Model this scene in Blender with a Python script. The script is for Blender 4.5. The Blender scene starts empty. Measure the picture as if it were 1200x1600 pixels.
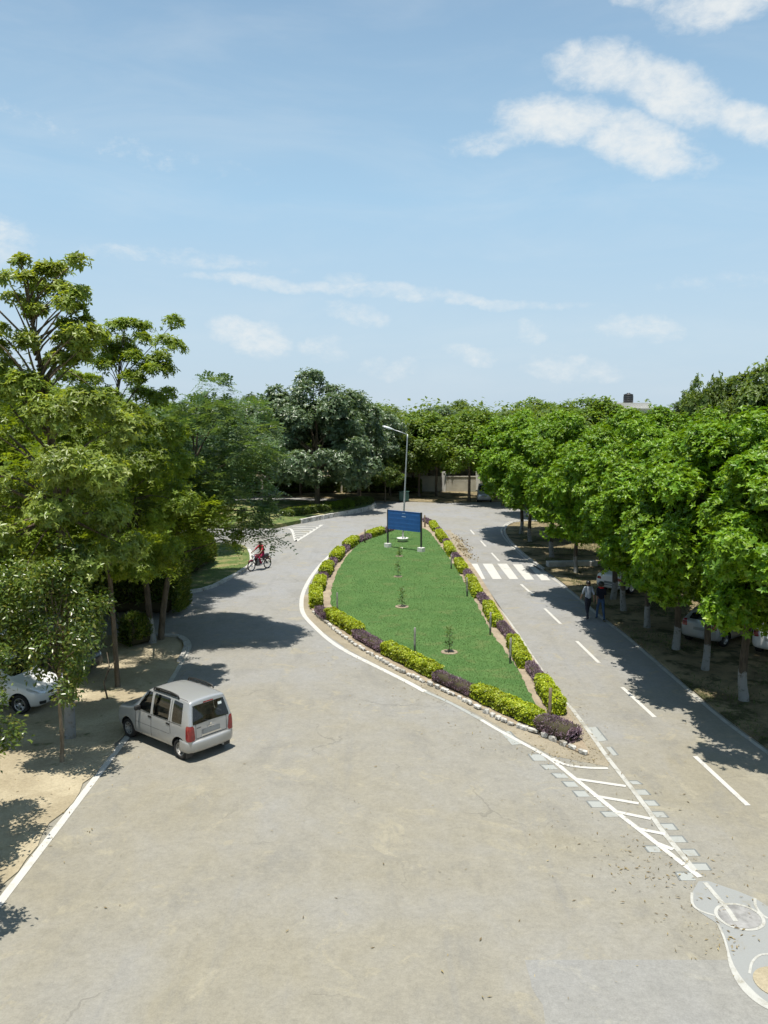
import bpy, bmesh, math, random
import numpy as np
from mathutils import Vector, Matrix
from mathutils.bvhtree import BVHTree
from mathutils.geometry import tessellate_polygon

# ------------------------------------------------------------------ camera, sky, sun, exposure
SC = bpy.context.scene
COL = SC.collection
FPX, YH, CAMH = 1330.0, 648.0, 9.0          # focal length (px at 1600 px height), horizon row, camera height in m
PITCH = math.atan((800.0 - YH) / FPX)
cam_d = bpy.data.cameras.new('camera'); cam = bpy.data.objects.new('camera', cam_d); COL.objects.link(cam)
cam_d.sensor_fit = 'VERTICAL'; cam_d.sensor_height = 36.0; cam_d.lens = FPX / 1600.0 * 36.0
cam_d.clip_end = 6000.0; cam_d.clip_start = 0.1
cam.location = (0, 0, CAMH); cam.rotation_euler = (math.pi / 2 - PITCH, 0, 0)
SC.camera = cam
SC.view_settings.view_transform = 'Standard'; SC.view_settings.look = 'None'
SC.view_settings.gamma = 1.0; SC.view_settings.exposure = 0.64
SC.render.engine = 'CYCLES'
SC.cycles.use_denoising = True
SC.cycles.max_bounces = 7; SC.cycles.diffuse_bounces = 4; SC.cycles.glossy_bounces = 2
SC.cycles.use_adaptive_sampling = True; SC.cycles.adaptive_threshold = 0.025
SC.cycles.transparent_max_bounces = 8; SC.cycles.transmission_bounces = 4
SC.cycles.sample_clamp_indirect = 6.0

SUN_EL, SUN_AZ = math.radians(80.0), math.radians(200.0)   # azimuth clockwise from +Y: a little behind the viewer, left
sun_vec = Vector((math.sin(SUN_AZ) * math.cos(SUN_EL), math.cos(SUN_AZ) * math.cos(SUN_EL), math.sin(SUN_EL)))
sd = bpy.data.lights.new('sun', 'SUN'); sd.energy = 4.4; sd.angle = math.radians(0.55); sd.color = (1.0, 0.95, 0.86)
sun = bpy.data.objects.new('sun', sd); COL.objects.link(sun)
sun.rotation_euler = sun_vec.to_track_quat('Z', 'Y').to_euler(); sun.location = (0, 0, 60)


class NT:
    def __init__(s, tree):
        s.t = tree; tree.nodes.clear()

    def n(s, typ, props=None, **ins):
        nd = s.t.nodes.new(typ)
        for k, v in (props or {}).items(): setattr(nd, k, v)
        for k, v in ins.items():
            key = int(k[1:]) if k[0] == '_' and k[1:].isdigit() else k.replace('_', ' ')
            s.put(nd.inputs[key], v)
        return nd

    def put(s, sock, v):
        if isinstance(v, bpy.types.NodeSocket): s.t.links.new(v, sock)
        elif isinstance(v, bpy.types.Node): s.t.links.new(v.outputs[0], sock)
        else:
            if hasattr(sock.default_value, '__len__') and not hasattr(v, '__len__'): v = [v] * len(sock.default_value)
            if sock.type == 'RGBA' and len(v) == 3: v = (*v, 1.0)
            sock.default_value = v

    def m(s, op, a, b=0.0, c=0.0, clamp=False):
        nd = s.t.nodes.new('ShaderNodeMath'); nd.operation = op; nd.use_clamp = clamp
        s.put(nd.inputs[0], a); s.put(nd.inputs[1], b); s.put(nd.inputs[2], c); return nd.outputs[0]

    def mix(s, f, a, b, blend='MIX'):
        nd = s.t.nodes.new('ShaderNodeMix'); nd.data_type = 'RGBA'; nd.blend_type = blend
        s.put(nd.inputs[0], f); s.put(nd.inputs[6], a); s.put(nd.inputs[7], b); return nd.outputs[2]

    def ss(s, v, lo, hi, a=0.0, b=1.0):
        nd = s.t.nodes.new('ShaderNodeMapRange'); nd.interpolation_type = 'SMOOTHSTEP'
        s.put(nd.inputs[0], v); s.put(nd.inputs[1], lo); s.put(nd.inputs[2], hi); s.put(nd.inputs[3], a); s.put(nd.inputs[4], b)
        return nd.outputs[0]

    def noise(s, vec, scale, detail=4.0, rough=0.55, dist=0.0):
        nd = s.n('ShaderNodeTexNoise', None, Scale=scale, Detail=detail, Roughness=rough, Distortion=dist)
        if vec is not None: s.put(nd.inputs['Vector'], vec)
        return nd.outputs[0]

    def map(s, vec, scale=(1, 1, 1), loc=(0, 0, 0), rot=(0, 0, 0)):
        nd = s.n('ShaderNodeMapping'); s.put(nd.inputs['Vector'], vec)
        nd.inputs['Scale'].default_value = scale; nd.inputs['Location'].default_value = loc; nd.inputs['Rotation'].default_value = rot
        return nd.outputs[0]


world = bpy.data.worlds.new('World'); SC.world = world; world.use_nodes = True
W = NT(world.node_tree)
sky = W.n('ShaderNodeTexSky', dict(sky_type='NISHITA', sun_disc=False, sun_elevation=SUN_EL, sun_rotation=SUN_AZ,
                                   altitude=200.0, air_density=1.0, dust_density=2.2, ozone_density=1.6))
dirv = W.n('ShaderNodeTexCoord').outputs['Generated']
sep = W.n('ShaderNodeSeparateXYZ', None, Vector=dirv)
az = W.m('MULTIPLY', W.m('ARCTAN2', sep.outputs[0], sep.outputs[1]), 57.29578)
el = W.m('MULTIPLY', W.m('ARCSINE', sep.outputs[2]), 57.29578)
warpn = W.n('ShaderNodeTexNoise', None, Vector=dirv, Scale=9.0, Detail=5.0, Roughness=0.6)
wsep = W.n('ShaderNodeSeparateColor', None, Color=warpn.outputs['Color'])
azw = W.m('ADD', az, W.m('MULTIPLY', W.m('SUBTRACT', wsep.outputs[0], 0.5), 5.0))
elw = W.m('ADD', el, W.m('MULTIPLY', W.m('SUBTRACT', wsep.outputs[1], 0.5), 2.2))
# clouds of this day: azimuth, elevation, half length, half height, tilt, strength (degrees)
CLOUDS = [(11.2, 18.0, 3.2, 1.25, -5, .95), (15.8, 16.5, 4.2, 1.3, -22, .98), (7.0, 16.9, 2.8, .7, 10, .55), (14.0, 20.6, 3.0, 1.2, -8, .9), (17.8, 18.9, 3.6, 1.45, -25, .98), (21.8, 16.8, 2.8, .9, -30, .85),
          (21.8, 23.4, 4.5, 1.5, 6, 1.0), (15.4, 24.2, 2.2, .9, -14, .75), (31.0, 24.0, 5.0, 1.6, -15, .8),
          (-8.9, 5.2, 2.2, 1.1, -12, .70), (-1.9, 6.5, 2.0, .7, -12, .48), (-4.3, 4.4, 1.7, .7, 0, .46), (.2, 3.1, 2.0, .8, 0, .34), (5.6, 3.8, 1.9, .7, -6, .48), (9.7, 5.4, 1.2, .8, 0, .42),
          (16.0, 5.6, 2.6, .8, -6, .60), (12.3, 2.9, 3.2, .9, -6, .42), (-3.5, 8.1, 8.5, .40, -3, .56), (4.5, 7.4, 8.0, .38, -3, .54), (-13.0, 9.6, 7.0, .5, -3, .38), (-2.3, 8.5, 1.2, .6, 0, .5),
          (-18.0, 16.4, 9.5, .9, -11, .24), (-25.0, 10.2, 3.2, 1.3, 0, .6), (22, 8.0, 5, .5, 0, .25), (-38, 14, 6, 1.6, 8, .7), (-60, 20, 8, 2.2, -6, .8), (44, 12, 7, 1.8, -5, .7), (75, 18, 9, 2.2, 5, .8),
          (110, 12, 9, 2, 0, .7), (150, 20, 10, 2.4, 6, .8), (-110, 14, 9, 2, 0, .7), (-150, 9, 9, 1.6, 0, .7)]
wts = None
for (a0, e0, rx, ry, tilt, stg) in CLOUDS:
    ct, st = math.cos(math.radians(tilt)), math.sin(math.radians(tilt))
    da = W.m('SUBTRACT', azw, a0); de = W.m('SUBTRACT', elw, e0)
    p = W.m('MULTIPLY_ADD', da, ct / rx, W.m('MULTIPLY', de, st / rx))
    q = W.m('MULTIPLY_ADD', da, -st / ry, W.m('MULTIPLY', de, ct / ry))
    d2 = W.m('ADD', W.m('MULTIPLY', p, p), W.m('MULTIPLY', q, q))
    g = W.m('MULTIPLY', W.ss(d2, 2.2, 0.0), stg)
    wts = g if wts is None else W.m('MAXIMUM', wts, g)
cn = W.noise(W.map(dirv, (1, 1, 1.6)), 26.0, 6.0, 0.62, 0.3)
cn2 = W.noise(W.map(dirv, (1, 1, 1.8), (.3, .7, .1)), 70.0, 5.0, 0.65, 0.4)
cover = W.ss(W.m('ADD', wts, W.m('ADD', W.m('MULTIPLY', W.m('SUBTRACT', cn, 0.50), 1.35), W.m('MULTIPLY', W.m('SUBTRACT', cn2, 0.5), 0.7))), 0.04, 1.32)
cover = W.m('MULTIPLY', cover, W.ss(wts, 0.0, 0.25))
veil = W.m('MULTIPLY', W.ss(W.noise(W.map(dirv, (1.2, 1.2, 5.0), (0, 0, .3), (0, .12, 0)), 3.2, 5.0, 0.6, 0.5), 0.38, 0.82), 0.17)
cover = W.m('MAXIMUM', cover, veil)
ramp = W.n('ShaderNodeValToRGB', None, Fac=W.m('MULTIPLY', W.m('ADD', el, 2.0), 1 / 60.0, clamp=True))      # milky humid air, paler towards the horizon
er = ramp.color_ramp.elements
er[0].position, er[0].color = 0.0, (0.64, 0.775, 0.90, 1); er[1].position, er[1].color = 1.0, (0.25, 0.41, 0.61, 1)
for pp_, cc_ in ((0.12, (0.58, 0.76, 0.905, 1)), (0.26, (0.445, 0.69, 0.905, 1)), (0.45, (0.305, 0.495, 0.71, 1))): e_ = er.new(pp_); e_.color = cc_
air = W.mix(1.0, ramp.outputs[0], (10.0, 10.0, 10.0), 'MULTIPLY')
skyc = W.mix(0.82, sky.outputs[0], air)
skyc = W.mix(W.m('MULTIPLY', cover, 0.93), skyc, (8.5, 8.8, 8.8))
bg = W.n('ShaderNodeBackground', None, Color=skyc, Strength=0.0645)
W.n('ShaderNodeOutputWorld', None, Surface=bg.outputs[0])

# ------------------------------------------------------------------ helpers
CP, SP = math.cos(PITCH), math.sin(PITCH)


def at(u, v, z=0.0):
    """ground point seen at pixel (u, v) of the 1200x1600 photograph"""
    x, y = (u - 600) / FPX, (800 - v) / FPX
    d = (x, CP + y * SP, -SP + y * CP); t = (z - CAMH) / d[2]
    return Vector((d[0] * t, d[1] * t, z))


def at2(u, v):
    p = at(u, v); return (p.x, p.y)


def tag(o, label=None, cat=None, group=None, kind=None):
    if label: o['label'] = label
    if cat: o['category'] = cat
    if group: o['group'] = group
    if kind: o['kind'] = kind
    return o


def link(name, me, mats=None, parent=None, loc=None, rz=0.0):
    o = bpy.data.objects.new(name, me); COL.objects.link(o)
    if mats:
        for m_ in (mats if isinstance(mats, (list, tuple)) else [mats]): me.materials.append(m_)
    if parent is not None: o.parent = parent
    if loc is not None: o.location = loc
    if rz: o.rotation_euler = (0, 0, rz)
    return o


def empty(name, loc=(0, 0, 0), rz=0.0, label=None, cat=None, group=None):
    o = bpy.data.objects.new(name, None); COL.objects.link(o); o.location = loc; o.rotation_euler = (0, 0, rz)
    o.empty_display_size = 0.2
    return tag(o, label, cat, group)


def copy_tree(o, parent=None, loc=None, rz=None, scale=None):
    c = o.copy(); COL.objects.link(c); c.parent = parent
    if loc is not None: c.location = loc
    if rz is not None: c.rotation_euler = (0, 0, rz)
    if scale is not None: c.scale = scale if hasattr(scale, '__len__') else (scale,) * 3
    for ch in o.children: copy_tree(ch, c)
    return c


def mesh(name, V, F, smooth=False, mi=None):
    me = bpy.data.meshes.new(name); me.from_pydata([tuple(v) for v in V], [], F)
    if mi is not None: me.polygons.foreach_set('material_index', mi)
    if smooth: me.polygons.foreach_set('use_smooth', [True] * len(me.polygons))
    me.update(); return me


def fastmesh(name, V, F, tint=None, mi=None, smooth=False):
    """V (n,3) array, F (m,k) array of equal-sized polygons"""
    V = np.asarray(V, np.float32); F = np.asarray(F, np.int32); m_, k = F.shape
    me = bpy.data.meshes.new(name); me.vertices.add(len(V)); me.vertices.foreach_set('co', V.ravel())
    me.loops.add(m_ * k); me.loops.foreach_set('vertex_index', F.ravel())
    me.polygons.add(m_); me.polygons.foreach_set('loop_start', np.arange(m_, dtype=np.int32) * k)
    if mi is not None: me.polygons.foreach_set('material_index', np.asarray(mi, np.int32))
    if smooth: me.polygons.foreach_set('use_smooth', np.ones(m_, bool))
    if tint is not None:
        a = me.attributes.new('tint', 'FLOAT', 'FACE'); a.data.foreach_set('value', np.asarray(tint, np.float32))
    me.update(calc_edges=True); return me


class MB:
    """collects simple solids into one mesh"""
    def __init__(s): s.V, s.F, s.S, s.MI = [], [], [], []

    def add(s, V, F, smooth=False, mi=0):
        b = len(s.V); s.V += [tuple(v) for v in V]; s.F += [tuple(i + b for i in f) for f in F]
        s.S += [smooth] * len(F); s.MI += [mi] * len(F); return s

    def box(s, c, d, rz=0.0, bev=0.0, mi=0, rot=None):
        bm = bmesh.new(); bmesh.ops.create_cube(bm, size=1.0)
        for v in bm.verts: v.co = Vector((v.co.x * d[0], v.co.y * d[1], v.co.z * d[2]))
        if bev: bmesh.ops.bevel(bm, geom=bm.edges[:], offset=bev, segments=2, affect='EDGES', profile=0.6)
        R = rot if rot is not None else Matrix.Rotation(rz, 3, 'Z')
        bm.verts.index_update()
        s.add([R @ v.co + Vector(c) for v in bm.verts], [[v.index for v in f.verts] for f in bm.faces], bool(bev) and False, mi); bm.free(); return s

    def tube(s, pts, rad, n=8, cap=True, mi=0, smooth=True):
        pts = [Vector(p) for p in pts]
        if not hasattr(rad, '__len__'): rad = [rad] * len(pts)
        V, F = [], []; up = Vector((0.13, 0.27, 1)).normalized()
        for i, p in enumerate(pts):
            d = (pts[min(i + 1, len(pts) - 1)] - pts[max(i - 1, 0)]).normalized()
            if i == 0: a = d.cross(up if abs(d.dot(up)) < .95 else Vector((1, 0, 0))).normalized()
            else: a = (a - d * a.dot(d)).normalized()
            b = d.cross(a)
            for k in range(n):
                t = 2 * math.pi * k / n; V.append(p + (a * math.cos(t) + b * math.sin(t)) * rad[i])
        for i in range(len(pts) - 1):
            for k in range(n):
                k2 = (k + 1) % n; F.append((i * n + k, i * n + k2, (i + 1) * n + k2, (i + 1) * n + k))
        if cap: F.append(tuple(range(n))[::-1]); F.append(tuple((len(pts) - 1) * n + k for k in range(n)))
        s.add(V, F, smooth, mi); return s

    def lathe(s, prof, M=None, n=20, mi=0, smooth=True):
        """prof: (r, h) pairs about local Z"""
        M = M or Matrix.Identity(4); V, F = [], []
        for (r, h) in prof:
            for k in range(n):
                t = 2 * math.pi * k / n; V.append(M @ Vector((r * math.cos(t), r * math.sin(t), h)))
        for i in range(len(prof) - 1):
            for k in range(n):
                k2 = (k + 1) % n; F.append((i * n + k, i * n + k2, (i + 1) * n + k2, (i + 1) * n + k))
        F.append(tuple(range(n))[::-1]); F.append(tuple((len(prof) - 1) * n + k for k in range(n)))
        s.add(V, F, smooth, mi); return s

    def build(s, name, mats, parent=None, loc=None, rz=0.0):
        me = mesh(name, s.V, s.F, False, s.MI); me.polygons.foreach_set('use_smooth', s.S); me.update()
        return link(name, me, mats, parent, loc, rz)


def catmull(pts, per=6, closed=False):
    P = [Vector((*p[:2], 0)) if len(p) == 2 else Vector(p) for p in pts]; out = []; n = len(P)
    rng_ = range(n if closed else n - 1)
    for i in rng_:
        if closed: p0, p1, p2, p3 = P[i - 1], P[i], P[(i + 1) % n], P[(i + 2) % n]
        else: p0, p1, p2, p3 = P[max(i - 1, 0)], P[i], P[i + 1], P[min(i + 2, n - 1)]
        for k in range(per):
            t = k / per
            out.append(0.5 * ((2 * p1) + (p2 - p0) * t + (2 * p0 - 5 * p1 + 4 * p2 - p3) * t * t + (3 * p1 - p0 - 3 * p2 + p3) * t ** 3))
    if not closed: out.append(P[-1].copy())
    return out


def sheet(name, pts, z, mat_, skirt=0.0, parent=None, kind=None, label=None):
    """flat polygon with an optional downward skirt"""
    P = [Vector((p[0], p[1], z)) for p in pts]
    tris = tessellate_polygon([P]); V = list(P); F = []
    for t in tris:
        a, b, c = (P[i] for i in t)
        F.append(tuple(t) if (b - a).cross(c - a).z > 0 else tuple(t[::-1]))
    n = len(P)
    if skirt:
        V += [Vector((p.x, p.y, z - skirt)) for p in P]
        area = sum(P[i].x * P[(i + 1) % n].y - P[(i + 1) % n].x * P[i].y for i in range(n))
        for i in range(n):
            j = (i + 1) % n; F.append((i, n + i, n + j, j) if area > 0 else (j, n + j, n + i, i))
    o = link(name, mesh(name, V, F), mat_, parent); tag(o, label, kind=kind); return o


def strip(name, pts, width, z, mat_, parent=None, label=None):
    P = [Vector((p[0], p[1], z)) for p in pts]; V, F = [], []
    for i, p in enumerate(P):
        d = (P[min(i + 1, len(P) - 1)] - P[max(i - 1, 0)]).normalized(); nrm = Vector((-d.y, d.x, 0))
        w = width if not hasattr(width, '__len__') else width[i]
        V += [p + nrm * w / 2, p - nrm * w / 2]
    for i in range(len(P) - 1): F.append((2 * i, 2 * i + 1, 2 * i + 3, 2 * i + 2))
    o = link(name, mesh(name, V, F), mat_, parent); tag(o, label); return o


ORD = ['first', 'second', 'third', 'fourth', 'fifth', 'sixth', 'seventh', 'eighth', 'ninth', 'tenth', 'eleventh', 'twelfth', 'thirteenth',
       'fourteenth', 'fifteenth', 'sixteenth', 'seventeenth', 'eighteenth', 'nineteenth', 'twentieth'] + ['twenty-' + w_ for w_ in ('first', 'second', 'third', 'fourth', 'fifth', 'sixth', 'seventh', 'eighth', 'ninth')] + ['thirtieth']

# ------------------------------------------------------------------ materials
MATS = {}


def material(name):
    m_ = bpy.data.materials.new(name); m_.use_nodes = True; MATS[name] = m_
    t = NT(m_.node_tree); out = t.n('ShaderNodeOutputMaterial'); return m_, t, out


def plain(name, col, rough=0.6, metal=0.0, spec=0.5, coat=0.0, var=0.0, scale=4.0, bump=0.0):
    m_, t, out = material(name); c = col
    pos = t.n('ShaderNodeTexCoord').outputs['Object']
    if var:
        nz = t.noise(pos, scale, 5.0, 0.6)
        c = t.mix(t.ss(nz, 0.3, 0.72), tuple(x * (1 - var) for x in col), tuple(min(1, x * (1 + var)) for x in col))
    b = t.n('ShaderNodeBsdfPrincipled', None, Base_Color=c, Roughness=rough, Metallic=metal)
    b.inputs['Specular IOR Level'].default_value = spec; b.inputs['Coat Weight'].default_value = coat; b.inputs['Coat Roughness'].default_value = 0.06
    if bump:
        bp = t.n('ShaderNodeBump', None, Strength=0.6, Distance=bump, Height=t.noise(pos, scale * 6, 4.0)); t.put(b.inputs['Normal'], bp)
    t.put(out.inputs[0], b); return m_


def asphalt(name, c_dust, c_grey, crack=1.0, dustbias=0.0):
    m_, t, out = material(name); pos = t.n('ShaderNodeNewGeometry').outputs['Position']
    sx = t.n('ShaderNodeSeparateXYZ', None, Vector=pos)
    big = t.noise(pos, 0.16, 5.0, 0.6, 0.6); mid = t.noise(t.map(pos, (1, .6, 1), (7, 3, 0), (0, 0, .5)), 0.75, 6.0, 0.66, 0.4)
    fine = t.noise(pos, 34.0, 3.0, 0.7); grit = t.noise(pos, 11.0, 4.0, 0.7)
    # dust blown thicker towards the forecourt, thinner along the driven lanes
    dustf = t.m('ADD', t.ss(sx.outputs[1], 42.0, 14.0, 0.0, 0.55), t.m('MULTIPLY', t.m('SUBTRACT', big, 0.5), 1.5))
    dustf = t.m('ADD', t.m('ADD', dustf, t.m('MULTIPLY', t.m('SUBTRACT', mid, 0.5), 0.8)), 0.22 + dustbias, clamp=True)
    c = t.mix(dustf, c_grey, c_dust)
    c = t.mix(t.ss(mid, 0.50, 0.70, 0.0, 0.40), c, tuple(x * 0.66 for x in c_grey))
    wornn = t.noise(t.map(pos, (1, 1, 1), (31, 11, 0)), 0.9, 7.0, 0.72, 0.8)
    c = t.mix(t.ss(wornn, 0.56, 0.64, 0.0, 0.62), c, tuple(min(1, x * 1.22) for x in c_dust))
    oil = t.noise(t.map(pos, (1, 1, 1), (3, 51, 0)), 1.4, 3.0, 0.6, 0.2)
    c = t.mix(t.ss(oil, 0.70, 0.80, 0.0, 0.4), c, (0.07, 0.068, 0.065))
    wv = t.n('ShaderNodeVectorMath', dict(operation='ADD')); t.put(wv.inputs[0], pos)
    wn = t.n('ShaderNodeTexNoise', None, Vector=pos, Scale=1.3, Detail=6.0); t.put(wv.inputs[1], wn.outputs['Color'])
    vo = t.n('ShaderNodeTexVoronoi', dict(feature='DISTANCE_TO_EDGE'), Vector=wv.outputs[0], Scale=0.33)
    crk = t.m('MULTIPLY', t.ss(vo.outputs[0], 0.010, 0.002), t.ss(t.noise(pos, 0.3, 3.0), 0.52, 0.64))
    c = t.mix(t.m('MULTIPLY', crk, 0.30 * crack), c, (0.09, 0.085, 0.075))
    tr = t.noise(t.map(pos, (2.2, .09, 1), (0, 0, 0), (0, 0, .12)), 1.0, 4.0, 0.6)
    c = t.mix(t.ss(tr, 0.56, 0.72, 0.0, 0.22), c, tuple(x * 0.72 for x in c_grey))
    blot = t.noise(t.map(pos, (1, 1, 1), (17, 5, 0)), 3.1, 5.0, 0.7, 0.5)
    g = t.m('ADD', 0.30, t.m('ADD', t.m('ADD', t.m('MULTIPLY', fine, 0.50), t.m('MULTIPLY', grit, 0.50)), t.m('MULTIPLY', blot, 0.42)))
    c = t.mix(1.0, c, t.n('ShaderNodeCombineColor', None, _0=g, _1=g, _2=g), 'MULTIPLY')
    b = t.n('ShaderNodeBsdfPrincipled', None, Base_Color=c, Roughness=0.88); b.inputs['Specular IOR Level'].default_value = 0.25
    h = t.m('ADD', t.m('MULTIPLY', fine, 0.4), t.m('ADD', t.m('MULTIPLY', grit, 0.6), t.m('MULTIPLY', crk, -1.0)))
    bp = t.n('ShaderNodeBump', None, Strength=0.55, Distance=0.012, Height=h); t.put(b.inputs['Normal'], bp)
    t.put(out.inputs[0], b); return m_


def soil(name, c1, c2, grass=None, gthr=0.5, rough=0.95, scale=0.5):
    m_, t, out = material(name); pos = t.n('ShaderNodeNewGeometry').outputs['Position']
    a = t.noise(pos, scale, 6.0, 0.65, 0.5); f = t.noise(pos, 18.0, 4.0, 0.7); g2 = t.noise(t.map(pos, (1, 1, 1), (9, 4, 0)), scale * 1.6, 6.0, 0.7, 0.3)
    c = t.mix(t.ss(a, 0.32, 0.68), c1, c2)
    if grass: c = t.mix(t.ss(g2, gthr - .05, gthr + 0.08, 0.0, 0.85), c, t.mix(f, tuple(x * .55 for x in grass), tuple(x * 1.4 for x in grass)))
    k = t.m('ADD', 0.6, t.m('MULTIPLY', f, 0.8)); c = t.mix(1.0, c, t.n('ShaderNodeCombineColor', None, _0=k, _1=k, _2=k), 'MULTIPLY')
    b = t.n('ShaderNodeBsdfPrincipled', None, Base_Color=c, Roughness=rough); b.inputs['Specular IOR Level'].default_value = 0.15
    bp = t.n('ShaderNodeBump', None, Strength=0.8, Distance=0.03, Height=t.m('ADD', f, t.m('MULTIPLY', a, 2.0))); t.put(b.inputs['Normal'], bp)
    t.put(out.inputs[0], b); return m_


def paint(name, col, under, wear=0.5):
    m_, t, out = material(name); pos = t.n('ShaderNodeNewGeometry').outputs['Position']
    n1 = t.noise(pos, 2.2, 7.0, 0.72, 0.4); n2 = t.noise(pos, 26.0, 4.0, 0.7)
    w = t.ss(t.m('ADD', n1, t.m('MULTIPLY', t.m('SUBTRACT', n2, 0.5), 0.35)), 0.72 - wear * 0.45, 0.98 - wear * 0.45)
    c = t.mix(w, t.mix(n2, tuple(x * .86 for x in col), col), under)
    b = t.n('ShaderNodeBsdfPrincipled', None, Base_Color=c, Roughness=0.75); b.inputs['Specular IOR Level'].default_value = 0.3
    bp = t.n('ShaderNodeBump', None, Strength=0.4, Distance=0.008, Height=n2); t.put(b.inputs['Normal'], bp)
    t.put(out.inputs[0], b); return m_


def leafmat(name, ca, cb, cc=None, rough=0.42, trans=0.32, spec=0.45, tcol=None):
    m_, t, out = material(name)
    tn = t.n('ShaderNodeAttribute', dict(attribute_name='tint')).outputs['Fac']
    c = t.mix(t.ss(tn, 0.0, 0.8), ca, cb)
    if cc: c = t.mix(t.ss(tn, 0.86, 0.98), c, cc)
    pos = t.n('ShaderNodeNewGeometry').outputs['Position']
    v = t.ss(t.noise(pos, 0.9, 3.0), 0.3, 0.7, 0.78, 1.2)
    c = t.mix(1.0, c, t.n('ShaderNodeCombineColor', None, _0=v, _1=v, _2=v), 'MULTIPLY')
    b = t.n('ShaderNodeBsdfPrincipled', None, Base_Color=c, Roughness=rough); b.inputs['Specular IOR Level'].default_value = spec
    tc = t.mix(1.0, c, tcol or (1.5, 1.35, 0.45), 'MULTIPLY')
    tr = t.n('ShaderNodeBsdfTranslucent', None, Color=tc)
    mx = t.n('ShaderNodeMixShader', None, _0=trans); t.put(mx.inputs[1], b); t.put(mx.inputs[2], tr)
    t.put(out.inputs[0], mx); return m_


def bark(name, col, white=0.0):
    m_, t, out = material(name); pos = t.n('ShaderNodeTexCoord').outputs['Object']
    n1 = t.noise(t.map(pos, (1, 1, .25)), 9.0, 6.0, 0.7); c = t.mix(t.ss(n1, 0.3, 0.7), tuple(x * .5 for x in col), tuple(x * 1.35 for x in col))
    if white:
        z = t.n('ShaderNodeSeparateXYZ', None, Vector=pos).outputs[2]
        f = t.ss(t.m('ADD', z, t.m('MULTIPLY', t.m('SUBTRACT', t.noise(pos, 3.0, 4.0), 0.5), 0.9)), white, white - 0.08)
        flake = t.ss(t.noise(pos, 7.0, 6.0, 0.7), 0.52, 0.66)
        c = t.mix(t.m('MULTIPLY', f, t.m('SUBTRACT', 1.0, t.m('MULTIPLY', flake, 0.75))), c, (0.25, 0.25, 0.235))
    b = t.n('ShaderNodeBsdfPrincipled', None, Base_Color=c, Roughness=0.9); b.inputs['Specular IOR Level'].default_value = 0.2
    bp = t.n('ShaderNodeBump', None, Strength=0.8, Distance=0.02, Height=n1); t.put(b.inputs['Normal'], bp)
    t.put(out.inputs[0], b); return m_


M_ASPH = asphalt('asphalt_dusty', (0.224, 0.204, 0.152), (0.236, 0.237, 0.236))
M_ASPH2 = asphalt('asphalt_patch', (0.222, 0.213, 0.183), (0.226, 0.226, 0.222), 0.2, -0.15)
M_FILM = soil('dusty_film', (0.235, 0.205, 0.150), (0.30, 0.262, 0.195), None, 0.5, 0.95, 0.9)
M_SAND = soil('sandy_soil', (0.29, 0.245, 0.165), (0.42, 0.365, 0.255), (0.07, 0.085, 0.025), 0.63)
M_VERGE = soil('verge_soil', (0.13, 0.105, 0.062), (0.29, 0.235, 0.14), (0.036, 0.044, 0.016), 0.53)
M_GRASSY = soil('grassy_soil', (0.16, 0.16, 0.06), (0.30, 0.25, 0.13), (0.07, 0.12, 0.03), 0.44)
M_BED = soil('bed_soil', (0.23, 0.185, 0.135), (0.34, 0.28, 0.20), None, 0.5, 0.95, 1.2)
M_LAWN = soil('lawn_turf', (0.058, 0.125, 0.034), (0.082, 0.152, 0.044), (0.110, 0.155, 0.052), 0.57, 0.9, 0.6)
M_WHITE = paint('white_paint', (0.50, 0.49, 0.455), (0.27, 0.25, 0.20), 0.44)
M_WORN = paint('worn_white_paint', (0.43, 0.425, 0.39), (0.25, 0.235, 0.19), 0.64)
M_OLD = paint('greyed_out_paint', (0.33, 0.34, 0.32), (0.25, 0.235, 0.19), 0.44)
M_OLDE = paint('dark_paint_edge', (0.17, 0.18, 0.175), (0.24, 0.23, 0.19), 0.42)
M_KERBW = paint('whitewashed_stone', (0.56, 0.55, 0.51), (0.19, 0.17, 0.135), 0.66)
M_CONC = paint('concrete_grey', (0.268, 0.274, 0.264), (0.225, 0.213, 0.175), 0.42)
M_CONCD = plain('concrete_kerb', (0.40, 0.39, 0.36), 0.85, 0, .3, 0, .2, 2.0, .01)
M_BARK = bark('bark_brown', (0.13, 0.105, 0.075)); M_BARKW = bark('bark_whitewashed', (0.085, 0.068, 0.050), 1.0); M_BARKP = bark('bark_pale', (0.21, 0.165, 0.115)); M_BARKPW = bark('bark_pale_whitewashed', (0.15, 0.115, 0.078), 1.1)
L_ROW = leafmat('leaf_bright', (0.085, 0.190, 0.008), (0.170, 0.290, 0.012), (0.26, 0.34, 0.04), 0.42, 0.28, 0.36)
L_PALM = leafmat('leaf_yellow_green', (0.165, 0.240, 0.040), (0.27, 0.335, 0.072), (0.38, 0.41, 0.15), 0.36, 0.48, 0.5)
L_FINE = leafmat('leaf_fine', (0.128, 0.205, 0.020), (0.212, 0.285, 0.034), (0.29, 0.33, 0.07), 0.45, 0.46, 0.4)
L_FINEG = leafmat('leaf_fine_grey', (0.080, 0.150, 0.055), (0.135, 0.205, 0.085), (0.20, 0.27, 0.13), 0.42, 0.42)
L_GLOSS = leafmat('leaf_glossy_dark', (0.062, 0.112, 0.018), (0.120, 0.170, 0.030), (0.24, 0.24, 0.06), 0.30, 0.42, 0.6)
L_GREY = leafmat('leaf_grey_green', (0.070, 0.118, 0.052), (0.140, 0.195, 0.100), (0.26, 0.31, 0.20), 0.38, 0.34, 0.6, (1.3, 1.3, 0.7))
L_FAR = leafmat('leaf_far', (0.085, 0.148, 0.032), (0.145, 0.210, 0.046), (0.20, 0.25, 0.06), 0.45, 0.45)
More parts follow.
